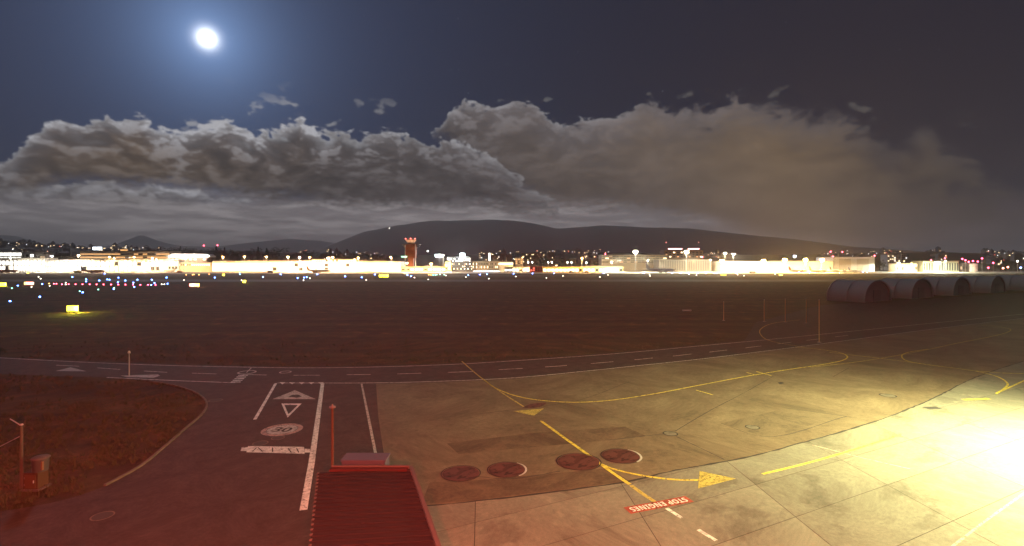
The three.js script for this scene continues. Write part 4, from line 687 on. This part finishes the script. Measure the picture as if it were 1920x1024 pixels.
roofLamp(802, 471, 1000, 3, 2, [1, 0.95, 0.85], 8, 0, 'single small white lamp between the tower and the lamp bank');
roofLamp(1490, 481, 860, 4, 3, [0.5, 0.65, 1], 12, 3000, 'blue lamp over the bright hangar roof');
nth = 0;
for (const [px, py] of [[990.5, 493], [998, 493], [1028, 493], [1035, 493], [1064, 493], [1071.5, 493], [1099.5, 493.5]]) {
  const z = 830, h = rowY(py, z), t = thing('street_lamp', `small white street lamp above the cargo shed, ${ordinal(++nth)} of seven from the left`, 'street lamp', [colX(px, z), 0, -z], 'paired white street lamps');
  part(t, 'pole', cyl(0.16, 0.1, h, 8, 0, h / 2, 0), W.metal); part(t, 'lamp_globe', ball(1.0, 0, h + 0.8, 0, 12), glow(0.9, 1, 0.86, 16));
}
// red obstruction lamps
for (const [px, py, z, lab, foot] of [[1135, 476.5, 880, 'pink-red warning lamp on the left end of the stepped office', 478], [1557.5, 472, 850, 'red warning lamp above the bright hangar, left of two on poles', 483], [1579.5, 472.5, 850, 'red warning lamp above the beige hangar, right of two on poles', 483], [1562, 481, 806, 'red warning lamp on the left corner of the beige hangar', 483], [1640, 479.5, 806, 'red warning lamp on the right corner of the beige hangar', 483], [1317, 482, 880, 'red warning lamp right of the neon-crowned block', 500], [1746, 488, 830, 'red warning lamp left of the blinding floodlight', 500], [1772, 484, 830, 'red warning lamp above the yellow-white lamp', 500], [382, 460.5, 1900, 'faint red mast lamp above the trees, left of two', 476], [407.5, 460, 1900, 'faint red mast lamp above the trees, right of two', 476], [730, 428, 5600, 'white lamp high on the left shoulder of the ridge', 430], [803, 418.5, 6800, 'small white lamp on the crest of the ridge', 420]]) {
  const white = z > 5000, r = white ? 6 : z > 1500 ? 2.2 : 1.0, x = colX(px, z), y = rowY(py, z), yf = rowY(foot, z);
  const t = thing('warning_lamp', lab, 'lamp', [x, yf, -z], 'warning lamps on high points'); part(t, 'pole', cyl(0.2 * r, 0.14 * r, y - yf, 8, 0, (y - yf) / 2, 0), W.metal); part(t, 'lamp_globe', ball(r, 0, y - yf, 0, 12), white ? glow(1, 0.9, 0.75, 4) : glow(1, 0.1, 0.16, 16));
}
nth = 0;
for (const [px, py] of [[1804.5, 485.5], [1810.5, 488], [1816.5, 491], [1824.5, 489.5], [1833.5, 490.5], [1841.5, 484.5], [1853.5, 502], [1862.5, 493]]) {
  const z = 790, y = rowY(py, z), t = thing('red_lamp_post', `red lamp on a thin post at far right, ${ordinal(++nth)} of eight from the left`, 'lamp', [colX(px, z), 0, -z], 'string of red lamps at the far right');
  part(t, 'post', cyl(0.14, 0.1, y, 8, 0, y / 2, 0), W.metal); part(t, 'lamp_globe', ball(1.1, 0, y, 0, 12), glow(1, 0.06, 0.14, 18));
}
for (const [px, py, c, lab] of [[1881, 503, [1, 0.35, 0.2], 'left of two salmon lamps low at the far right'], [1890, 501, [1, 0.3, 0.18], 'right of two salmon lamps low at the far right'], [1908, 490, [1, 0.95, 0.75], 'pale lamp among the trees at the far right'], [1914, 502, [0.25, 0.4, 1], 'blue lamp low near the right edge']]) { const z = 790, y = rowY(py, z), t = thing('yard_lamp', lab, 'lamp', [colX(px, z), 0, -z]); part(t, 'post', cyl(0.14, 0.1, y, 8, 0, y / 2, 0), W.metal); part(t, 'lamp_globe', ball(1.2, 0, y, 0, 12), glow(...c, 12)); }

// airfield lamps: a stem on a small base with a coloured lens
const lensG = new THREE.LatheGeometry([[0, 0.36], [0.16, 0.33], [0.25, 0.2], [0.27, 0.0]].map((p) => new THREE.Vector2(...p)).reverse(), 12), stemG = join(cyl(0.05, 0.05, 0.3, 6, 0, 0.15, 0), cyl(0.2, 0.16, 0.06, 10, 0, 0.03, 0));
const lampKinds = {
  blue: ['small blue taxiway edge lamp glowing on the dark airfield', glow(0.07, 0.2, 1, 60), 'blue taxiway edge lamps'], red: ['small red lamp in the straight red row on the dark airfield', glow(1, 0.06, 0.1, 45), 'row of red airfield lamps'], white: ['tiny white runway edge lamp on the dark airfield', glow(1, 0.9, 0.75, 9), 'white runway edge lamps'], green: ['tiny green threshold lamp on the dark airfield', glow(0.3, 1, 0.75, 10), 'green airfield lamps'], orange: ['tiny orange lamp along the far edge of the airfield', glow(1, 0.45, 0.1, 12), 'orange airfield lamps'],
};
const lampSets = {
  blue: [[135.5, 521], [161, 529.2], [161.5, 525], [186, 527.5], [201, 525.5], [205, 526], [222, 522], [221, 530.5], [235, 527.5], [33, 537], [79, 534], [74.5, 558.5], [155, 550], [196, 514.5], [18.5, 567], [213, 543.5], [250, 531.5], [257.5, 526], [284.5, 526], [312, 522], [283.5, 536], [251.5, 539.5], [289.5, 532], [314, 533.5], [402.5, 522], [449.5, 515.5], [493, 521], [526, 515.5], [558, 522.5], [570, 522], [575, 521], [595, 515.5], [647, 519.5], [678, 521.5], [703, 516], [770.5, 519.5], [764, 517], [878, 517], [900, 516], [913, 515.7], [963, 514.5], [998.5, 514], [1039, 514], [1132.5, 513.7], [1207.5, 513], [1261, 513], [1277, 513], [1291, 513], [1308, 513], [1324, 513], [1340, 513], [1344, 513.2], [1380, 512.8], [1453.5, 511.5], [1498, 511.5], [1517, 511.5], [1530, 511.2], [1580, 511], [1618.5, 510.8]],
  red: [[101, 533.5], [105.5, 533.5], [116, 534.5], [128.5, 534.5], [141.5, 534.5], [154.5, 534.6], [168, 534.7], [181, 534.8], [194, 534.9], [208, 535], [221.5, 535], [235, 535.2], [249.5, 535.2], [263, 535.5], [277.5, 535.5], [291.5, 535.6]],
  white: [[59, 539.5], [123, 531.5], [123, 535], [72, 520.5], [76, 524], [93, 537.5], [344.5, 526.5], [453, 527], [569, 527], [581, 523], [686.5, 526.5], [803, 525.5], [777, 522], [836, 518], [873.5, 521], [916.5, 524], [967, 520], [1024.5, 522.5], [1055.5, 519], [1125, 521], [1140, 517], [1219, 519], [1218, 516], [1292, 515.5], [1306, 517.5], [1383, 516], [1395, 518.5], [1453.5, 515], [1574, 513], [1626, 512], [1794, 509], [303, 534.5], [308, 534.5]],
  green: [[22, 542], [149.5, 548], [184, 544.5], [214, 541], [816, 517], [819, 516.5], [825, 516], [833, 516.5], [812, 517]], orange: [[92, 533], [349, 516.5], [361, 516.5], [363.5, 516], [373, 516.5], [392, 515.5], [808, 517], [804, 516.5]],
};
for (const kind in lampSets) lampSets[kind].sort((a, b) => a[0] - b[0]).forEach(([px, py], i) => {
  const [x, z] = G(px, py), d = -z, [lab, m, grp] = lampKinds[kind];
  const t = thing(`${kind}_airfield_lamp`, `${lab}, ${ordinal(i + 1)} from the left`, 'airfield lamp', [x, 0.012, z], grp); const s = clamp(d / 300, 1, 1.8); t.scale.setScalar(s);
  part(t, 'stem', stemG, W.dark); part(t, 'lamp_lens', lensG, m).position.y = 0.28;
});
// lit guidance boards
function board(px0, px1, top, foot, cols, label, spill) {
  const [x0, z] = G(px0, foot), x1 = G(px1, foot)[0], w = x1 - x0, d = -z, h = (foot - top) / FOCAL * d;
  const t = thing('guidance_sign', label, 'airfield sign', [(x0 + x1) / 2, 0.012, z], 'lit guidance signs');
  part(t, 'case', box(w + 0.2, h * 0.86, 0.34, 0, h * 0.57, -0.2), W.dark); for (const s of [-0.38, 0.38]) part(t, 'leg', box(0.12, h * 0.3, 0.2, w * s, h * 0.13, -0.2), W.metal);
  const n = cols.length; cols.forEach((c, i) => part(t, 'lit_panel', box(w / n - 0.08, h * 0.74, 0.06, -w / 2 + (i + 0.5) * w / n, h * 0.57, 0.01), glow(...c)));
  if (spill) { const l = new THREE.PointLight(color(...spill[0]), spill[1]); l.position.set(w / 2 + 0.4, h * 0.6, 0.5); l.shadow.radius = 10; t.add(l); }
}
const YEL = [1, 0.82, 0.03, 12], RED = [1, 0.16, 0.12, 12];
board(125, 145, 573, 586, [YEL, YEL], 'brightest yellow guidance sign, nearest, on the grass at left', [[1, 0.9, 0.06], 500]);
board(-4, 11, 530, 538, [YEL, YEL], 'yellow guidance sign cut by the left edge', [[1, 0.95, 0.1], 120]);
board(45, 62, 528.5, 535, [[1, 0.8, 0.2, 4], RED, RED, [1, 0.5, 0.3, 5]], 'red and yellow guidance sign left of the red lamp row', [[1, 0.5, 0.3], 160]);
board(355, 373, 531.5, 538.5, [RED, [1, 0.5, 0.4, 6], RED, YEL], 'red guidance sign with yellow right end, right of the lamp rows', [[1, 0.4, 0.25], 160]);
board(455.5, 460.5, 525.5, 531, [YEL], 'small yellow guidance sign beside a streak of lit grass', [[1, 0.9, 0.1], 90]);
board(711, 728, 514.5, 520.5, [YEL, YEL, YEL], 'wide yellow guidance sign below the pier left of the tower', [[1, 0.9, 0.1], 200]);
board(1461, 1467, 514, 517.5, [[1, 0.75, 0.1, 5]], 'small amber guidance sign below the bright hangar', [[1, 0.7, 0.1], 80]);
board(417, 421, 514, 517.5, [YEL], 'small yellow guidance sign below the serrated pier', [[1, 0.9, 0.1], 80]);
board(50, 54, 510.5, 513.5, [[1, 0.8, 0.1, 5]], 'small amber guidance sign near the left airliner', null);
board(1351, 1362, 515, 517, [[1, 0.7, 0.1, 3]], 'flat amber guidance sign below the orange glare', null);

// ---------------------------------------------------------------- airliners
function airliner(label, x, z, turn, L, bodyM, tailM) {
  const t = thing('airliner', label, 'airliner', [x, 0.03, z], 'parked airliners', turn), R = L * 0.052, y = R * 1.75;
  const prof = [[0, -0.5], [0.25, -0.492], [0.6, -0.465], [0.9, -0.42], [1, -0.36], [1, 0.2], [0.92, 0.3], [0.62, 0.41], [0.28, 0.485], [0.06, 0.5]].map(([r, l]) => new THREE.Vector2(r * R, l * L));
  const fg = new THREE.LatheGeometry(prof, 20).rotateZ(Math.PI / 2); // nose towards +x
  const p = fg.attributes.position; for (let i = 0; i < p.count; i++) { const k = clamp((-p.getX(i) / L - 0.2) / 0.3, 0, 1); p.setY(i, p.getY(i) + k * R * 0.55); } fg.computeVertexNormals();
  const f = part(t, 'fuselage', fg, bodyM); f.position.y = y;
  part(f, 'window_row', join(...Array.from({ length: 26 }, (_, i) => [box(L * 0.008, R * 0.2, 0.04, -L * 0.27 + i * L * 0.024, R * 0.28, R * 0.965), box(L * 0.008, R * 0.2, 0.04, -L * 0.27 + i * L * 0.024, R * 0.28, -R * 0.965)]).flat()), W.dark);
  part(f, 'cockpit_window', new THREE.SphereGeometry(R * 0.62, 12, 8).scale(0.8, 0.5, 1).translate(L * 0.455, R * 0.33, 0), W.glass);
  const slab = (pts, th) => new THREE.ExtrudeGeometry(new THREE.Shape(pts.map((q) => new THREE.Vector2(...q))), { depth: th, bevelEnabled: false });
  for (const s of [-1, 1]) {
    const w = part(t, 'wing', slab([[0.1 * L, 0], [-0.08 * L, 0], [-0.2 * L, 0.46 * L], [-0.15 * L, 0.46 * L]], L * 0.012).rotateX(Math.PI / 2 * s).translate(0, y - R * 0.4, s * R * 0.3), bodyM); w.rotation.x = -s * 0.07;
    part(w, 'winglet', slab([[-0.155 * L, 0], [-0.2 * L, 0], [-0.215 * L, 0.055 * L], [-0.2 * L, 0.055 * L]], L * 0.004).translate(0, y - R * 0.4, s * (R * 0.3 + 0.46 * L)), tailM);
    const e = part(t, 'engine', new THREE.LatheGeometry([[0.4, -0.07], [0.75, -0.05], [1, 0], [1, 0.05], [0.85, 0.062], [0.7, 0.05]].map(([r, l]) => new THREE.Vector2(r * R * 0.56, l * L)), 16).rotateZ(-Math.PI / 2).translate(L * 0.06, y - R * 0.95, s * L * 0.16), bodyM); part(e, 'fan', cyl(R * 0.38, R * 0.38, 0.05, 14).rotateZ(Math.PI / 2).translate(L * 0.106, y - R * 0.95, s * L * 0.16), W.dark);
    part(t, 'tailplane', slab([[-0.4 * L, 0], [-0.475 * L, 0], [-0.51 * L, 0.16 * L], [-0.48 * L, 0.16 * L]], L * 0.008).rotateX(Math.PI / 2 * s).translate(0, y + R * 0.75, 0), bodyM);
    part(t, 'landing_gear', join(rod([-L * 0.03, R * 0.3, s * R * 0.9], [-L * 0.03, y - R * 0.5, s * R * 0.8], R * 0.1), cyl(R * 0.32, R * 0.32, R * 0.5, 12).rotateX(Math.PI / 2).translate(-L * 0.03, R * 0.32, s * R * 0.9)), W.dark);
  }
  part(t, 'tail_fin', slab([[-0.37 * L, 0], [-0.49 * L, 0], [-0.53 * L, 0.165 * L], [-0.475 * L, 0.165 * L]], L * 0.01).translate(0, y + R * 0.9, -L * 0.005), tailM);
  part(t, 'landing_gear', join(rod([L * 0.38, R * 0.25, 0], [L * 0.38, y - R * 0.6, 0], R * 0.08), cyl(R * 0.25, R * 0.25, R * 0.35, 12).rotateX(Math.PI / 2).translate(L * 0.38, R * 0.25, 0)), W.dark);
}
const liverW = mat(0.75, 0.75, 0.75, 0.35), liverB = mat(0.3, 0.13, 0.08, 0.4), tailB = mat(0.06, 0.07, 0.14, 0.4), tailR = mat(0.5, 0.05, 0.04, 0.4), tailO = mat(0.6, 0.2, 0.05, 0.4);
airliner('brown airliner side-on with blue tail before the white terminal', colX(174, 712), -712, 0.08, 32, liverB, tailB);
airliner('brown airliner partly cut by the left edge of the view', colX(6, 718), -718, 0.25, 33, liverB, liverB);
airliner('white airliner parked nose-in beside the small service block', colX(318, 740), -740, 2.6, 33, liverW, tailB);
airliner('large pale airliner with tall tail right of centre', colX(1240, 712), -712, 0.22, 46, liverW, liverW);
airliner('white airliner, left of three nosed toward the bright hangar', colX(1496, 735), -735, 0.25, 30, liverW, tailR);
airliner('white airliner, middle of three nosed toward the bright hangar', colX(1534, 738), -738, 0.25, 30, liverW, tailO);
airliner('white airliner before the left part of the beige hangar', colX(1572, 745), -745, 0.25, 30, liverW, tailB);
airliner('dim white airliner before the right part of the beige hangar', colX(1604, 752), -752, 0.3, 26, liverW, tailB);
airliner('white airliner parked before the serrated pier', colX(598, 730), -730, 0.15, 33, liverW, tailO);
// service vehicles on the terminal apron
function van(label, px, z, turn, L, bodyM, tall = 0.42) {
  const t = thing('service_truck', label, 'truck', [colX(px, z), 0.03, -z], 'service trucks on the terminal apron', turn);
  const s = new THREE.Shape(); s.moveTo(-L / 2, 0.5); s.lineTo(L / 2, 0.5); s.lineTo(L / 2, 1.5); s.lineTo(L / 2 - 0.6, 2.5); s.lineTo(L / 2 - 1.9, 2.6); s.lineTo(L / 2 - 2, L * tall + 0.6); s.lineTo(-L / 2, L * tall + 0.6); s.closePath();
  const b = part(t, 'body', new THREE.ExtrudeGeometry(s, { depth: 2.3, bevelEnabled: true, bevelSize: 0.06, bevelThickness: 0.06, bevelSegments: 1 }).translate(0, 0, -1.15), bodyM); part(b, 'windscreen', box(0.1, 0.9, 2, L / 2 - 0.28, 2.0, 0).rotateZ(0.0), W.glass); part(b, 'side_window', box(1.0, 0.7, 2.5, L / 2 - 1.1, 2.0, 0), W.glass);
  for (const x of [-0.33, 0.33]) for (const q of [-1, 1]) part(t, 'wheel', cyl(0.48, 0.48, 0.35, 14).rotateX(Math.PI / 2).translate(x * L, 0.48, q * 1.05), W.dark);
}
van('yellow tank truck just left of the brown airliner', 146, 705, 0.1, 9, W.yellow, 0.34); van('small brown truck right of the airliner beside the service block', 337, 712, 0.2, 7, liverB); van('dark truck before the serrated pier, left one', 507, 712, 0.1, 7.5, W.dark); van('dark truck before the serrated pier, right one', 591, 712, 0.05, 7, W.tan); van('small dark truck near the cargo shed, left one', 1071, 728, 0.1, 5.5, W.dark, 0.4); van('small dark truck near the cargo shed, right one', 1100, 728, 0.4, 5.5, W.brown, 0.4); van('low dark truck below the bright hangar', 1411, 715, 0, 8, W.dark, 0.24);

// ---------------------------------------------------------------- near things
// thin posts along the far side of the apron
for (const [px, top, foot, lab] of [[1357, 566, 601, 'thin marker post farthest left in the row beyond the apron'], [1433, 562, 603, 'thin marker post second from the left beyond the apron'], [1472.5, 561, 604, 'thin marker post third from the left beyond the apron'], [1512, 560, 606, 'thin marker post fourth from the left beyond the apron'], [1536, 562, 642, 'tallest thin post, before the nearest arched shelter']]) {
  const [x, z] = G(px, foot), h = (foot - top) / FOCAL * -z, t = thing('marker_post', lab, 'post', [x, 0.01, z], 'thin posts beyond the apron'); part(t, 'post', cyl(0.06, 0.05, h, 10, 0, h / 2, 0), matte(0.6, 0.42, 0.2)); part(t, 'foot_plate', box(0.5, 0.05, 0.5, 0, 0.025, 0), W.grey); part(t, 'cap', ball(0.1, 0, h, 0, 8), W.grey);
}
(() => { const [x, z] = G(242, 706), t = thing('road_post', 'short post with pale cap beside the service road at left', 'post', [x, 0.01, z]); part(t, 'post', cyl(0.06, 0.05, 3.2, 8, 0, 1.6, 0), W.metal); part(t, 'cap', join(ball(0.14, 0, 3.25, 0, 10), box(0.34, 0.1, 0.1, 0, 3.1, 0)), W.white); })();
(() => { const [x, z] = G(1288, 584), t = thing('flat_marker', 'low pale flat marker lying on the grass beyond the service road', 'marker', [x, 0.01, z]); part(t, 'board', box(2.6, 0.28, 0.3, 0, 0.3, 0), W.white); for (const s of [-1, 1]) part(t, 'leg', box(0.1, 0.2, 0.1, s, 0.1, 0), W.metal); })();
// ribbed roof below the camera
(() => {
  const Hh = 5, at = (px, py) => { const z = FOCAL * (EYE - Hh) / (py - HORIZON); return [(px - 960) / FOCAL * z, -z]; };
  const fl = at(596, 886), fr = at(771, 879), axis = [2.2, 6.6], al = Math.hypot(...axis); axis[0] /= al; axis[1] /= al; const len = 13, bl = [fl[0] + axis[0] * len, fl[1] + axis[1] * len], br = [fr[0] + axis[0] * len, fr[1] + axis[1] * len];
  const t = thing('ribbed_roof', 'low outbuilding with dark red ribbed roof and pale edge strips, bottom centre', 'outbuilding', [0, 0, 0]);
  const lerp = (p, q, k) => [mix(p[0], q[0], k), mix(p[1], q[1], k)];
  const quad = (a, b, c, d, y0, y1) => { const g = flatPoly([a, b, c, d], y1); const pos = [...g.attributes.position.array], uv = [...g.attributes.uv.array]; const q = [a, b, c, d]; for (let i = 0; i < 4; i++) { const A1 = q[i], B1 = q[(i + 1) % 4]; for (const [p, y] of [[A1, y1], [B1, y1], [B1, y0], [A1, y1], [B1, y0], [A1, y0]]) { pos.push(p[0], y, p[1]); uv.push(p[0] + p[1], y); } } const o = new THREE.BufferGeometry(); o.setAttribute('position', new THREE.Float32BufferAttribute(pos, 3)); o.setAttribute('uv', new THREE.Float32BufferAttribute(uv, 2)); o.computeVertexNormals(); return o; };
  const redSheet = matte(0.014, 0.011, 0.014, 1), trim = matte(0.08, 0.075, 0.075, 0.95), ins = (k) => k;
  part(t, 'wall', quad(lerp(fl, fr, 0.02), lerp(fl, fr, 0.98), lerp(bl, br, 0.98), lerp(bl, br, 0.02), 0, Hh - 0.12), W.grey);
  part(t, 'roof_sheet', quad(fl, fr, br, bl, Hh - 0.1, Hh), redSheet);
  const n = 34; for (let i = 0; i < n; i++) { const k0 = (i + 0.35) / n, k1 = (i + 0.75) / n; part(t, 'roof_rib', quad(lerp(fl, bl, k0), lerp(fr, br, k0), lerp(fr, br, k1), lerp(fl, bl, k1), Hh - 0.02, Hh + 0.035), redSheet); }
  const sx = 0.09; part(t, 'edge_trim', quad([fr[0] - sx, fr[1]], [fr[0] + sx, fr[1]], [br[0] + sx, br[1]], [br[0] - sx, br[1]], Hh - 0.2, Hh + 0.14), trim);
  part(t, 'front_trim', quad([at(622, 879)[0], fr[1] - 0.06], [fr[0] - sx - 0.01, fr[1] - 0.06], [fr[0] - sx - 0.01, fr[1] + 0.04], [at(622, 879)[0], fr[1] + 0.04], Hh - 0.2, Hh + 0.16), trim);
  part(t, 'fascia', quad([at(622, 879)[0], fr[1] + 0.06], [fr[0] - 0.14, fr[1] + 0.06], [fr[0] - 0.14, fr[1] + 0.34], [at(622, 879)[0], fr[1] + 0.34], Hh - 0.05, Hh + 0.1), matte(0.045, 0.01, 0.01, 0.95));
  for (let i = 0; i < n; i++) { const p = lerp(fl, bl, (i + 0.55) / n); part(t, 'rib_cap', box(0.08, 0.05, 0.1, p[0] + 0.02, Hh + 0.05, p[1]), trim); }
  const b = thing('roof_box', 'flat grey-violet box behind the front edge of the ribbed roof', 'box', [(at(640, 872)[0] + at(718, 872)[0]) / 2, 0, fr[1] - 1.1]); part(b, 'cabinet', box(2.15, Hh + 0.1, 0.9, 0, (Hh + 0.1) / 2, 0), mat(0.03, 0.04, 0.07, 0.9)); part(b, 'lid', box(2.25, 0.07, 1.0, 0, Hh + 0.14, 0), mat(0.035, 0.045, 0.075, 0.9)); part(b, 'door', box(0.9, 2, 0.04, 0, 1.1, 0.47), W.grey);
  const pp = thing('roof_antenna', 'slender orange-brown pole rising at the corner of the ribbed roof', 'pole', [at(622, 880)[0] - 0.06, 0, fr[1] - 0.2]); const ph = EYE - (764 - HORIZON) / FOCAL * -(fr[1] - 0.2); part(pp, 'pole', cyl(0.075, 0.06, ph, 10, 0, ph / 2, 0), matte(0.05, 0.035, 0.022)); part(pp, 'cap', join(cyl(0.16, 0.16, 0.06, 12, 0, ph + 0.02, 0), cyl(0.07, 0.03, 0.12, 8, 0, ph + 0.1, 0)), W.dark);
})();
// lone post with stay wires, and the drum on a box, at the left
(() => {
  const [x, z] = G(40, 916), t = thing('stay_post', 'wooden post with sloping wires at the far left of the grass', 'post', [x, 0.01, z]); const h = 4.2;
  part(t, 'post', cyl(0.1, 0.085, h, 10, 0, h / 2, 0), mat(0.06, 0.05, 0.035, 0.9)); part(t, 'arm', rod([0, h - 0.05, 0], [-0.75, h + 0.4, 0], 0.03), W.metal); part(t, 'wire', rod([0, h - 0.7, 0], [-1.7, h - 1.6, 0.2], 0.02), W.metal); part(t, 'cap', cyl(0.11, 0.09, 0.08, 10, 0, h + 0.03, 0), W.grey);
  const [bx, bz] = G(69, 916), b = thing('drum_stand', 'dark round drum with pale lid standing on a rusty box at left', 'drum', [bx, 0.01, bz]);
  part(b, 'plinth', box(1.2, 0.12, 1.0, -0.06, 0.06, 0), matte(0.08, 0.075, 0.07)); part(b, 'door', box(0.7, 0.85, 0.04, -0.06, 0.62, 0.42), matte(0.08, 0.045, 0.022)); part(b, 'hinge', join(cyl(0.02, 0.02, 0.12, 6, -0.42, 0.85, 0.44), cyl(0.02, 0.02, 0.12, 6, -0.42, 0.4, 0.44)), W.dark); part(b, 'handle', box(0.04, 0.16, 0.05, 0.2, 0.62, 0.46), W.metal); part(b, 'box', box(0.95, 1.05, 0.8, -0.06, 0.645, 0), matte(0.06, 0.035, 0.02, 0.95)); part(b, 'drum', cyl(0.42, 0.46, 0.85, 22, 0.22, 1.6, 0), mat(0.03, 0.03, 0.03, 0.7)); part(b, 'lid', new THREE.SphereGeometry(0.52, 20, 8, 0, 6.3, 0, Math.PI / 2).scale(1, 0.28, 1).translate(0.24, 2.03, 0), matte(0.1, 0.095, 0.095)); part(b, 'bracket', box(0.08, 0.55, 0.12, 0.62, 1.6, 0.28), mat(0.14, 0.07, 0.03, 0.8));
})();
// floodlight on a mast just outside the view at right: it lights the concrete
(() => {
  const t = thing('apron_floodlight', 'floodlight mast beside the concrete bay, just outside the view at right', 'light mast', [48, 0.02, -34]), h = 15;
  part(t, 'pole', cyl(0.16, 0.1, h, 12, 0, h / 2, 0), W.metal); part(t, 'arm', box(0.14, 0.14, 2.0, -0.5, h, 0), W.metal);
  for (const q of [-0.7, 0.7]) { const hd = part(t, 'lamp_head', box(0.5, 0.3, 0.7, -0.7, h - 0.02, q), W.grey); part(hd, 'lamp_lens', box(0.44, 0.06, 0.6, -0.7, h - 0.2, q), glow(1, 0.97, 0.62, 30)); }
  const l = new THREE.SpotLight(color(0.98, 1, 0.5), 27000, 0, 1.4, 0.5); l.position.set(-0.8, h - 0.5, 0); l.target.position.set(-5, 0, -2); t.add(l.target); l.castShadow = true; l.shadow.radius = 15; t.add(l);
})();
// red obstruction lamps on the roof edge below the viewer
for (const [x, lab] of [[-0.7, 'left of two red obstruction lamps on the roof edge below the view'], [0.75, 'right of two red obstruction lamps on the roof edge below the view']]) {
  const t = thing('red_obstruction_lamp', lab, 'lamp', [x, 13.55, 0.75], 'red obstruction lamps on the roof edge');
  part(t, 'bracket', box(0.1, 2.9, 0.1, 0, -0.62, 0.1), W.metal); part(t, 'base', cyl(0.12, 0.1, 0.12, 14, 0, 0.84, 0), W.grey); part(t, 'lamp_globe', ball(0.13, 0, 1.0, 0, 16), glow(1, 0.06, 0.04, 20)); part(t, 'shield', cyl(0.34, 0.2, 0.16, 18, 0, 1.2, 0), W.grey);
  const l = new THREE.SpotLight(color(1, 0.11, 0.06), 5000, 0, 1.3, 0.2); l.position.set(0, 0.98, -0.2); l.target.position.set(0, -11, -7); t.add(l.target); l.castShadow = true; l.shadow.radius = 6; t.add(l);
}
const home = struct('home_building', box(14, 11.5, 12, -1, 5.75, 6.6), W.grey);
delete home.userData.kind; home.userData = { label: 'flat grey building under the viewpoint', category: 'building' };

// grass tufts on the near banks
(() => {
  const blade = new THREE.BufferGeometry(), pos = [];
  for (let i = 0; i < 9; i++) { const a = i / 9 * 6.28 + rnd(), r = 0.16 * rnd(), l = rr(0.12, 0.3), x = Math.cos(a) * r, z = Math.sin(a) * r, w = 0.018; pos.push(x - w * Math.sin(a), 0, z + w * Math.cos(a), x + w * Math.sin(a), 0, z - w * Math.cos(a), x + Math.cos(a) * 0.1, l, z + Math.sin(a) * 0.1); }
  blade.setAttribute('position', new THREE.Float32BufferAttribute(pos, 3)); blade.computeVertexNormals();
  const spots = []; const keepOff = [paved, apronPoly, farPad];
  for (let i = 0; i < 60000 && spots.length < 16000; i++) { const z = -25 - rnd() * 80, x = rr(-1.15, 1.15) * -z; if (rnd() > Math.pow(1 - (-z - 25) / 80, 1.3) * 1.0) continue; if (keepOff.some((p) => inside(x, z, p))) continue; if (fbm(x / 5, 2, z / 5, 3) < -0.12) continue; spots.push([x, z]); }
  const g = new THREE.InstancedMesh(blade, matte(0.05, 0.045, 0.02, 1, { side: THREE.DoubleSide }), spots.length), m4 = new THREE.Matrix4(), q = new THREE.Quaternion(), up = new THREE.Vector3(0, 1, 0);
  spots.forEach(([x, z], i) => { const s = rr(0.7, 1.7); g.setMatrixAt(i, m4.compose(new THREE.Vector3(x, 0, z), q.setFromAxisAngle(up, rr(0, 6.3)), new THREE.Vector3(s, s * rr(0.6, 1.2), s))); });
  g.name = 'grass'; g.userData = { label: 'rough dark grass on the near banks', category: 'grass', kind: 'stuff' }; scene.add(setup(g));
})();

renderer.render(scene, camera);
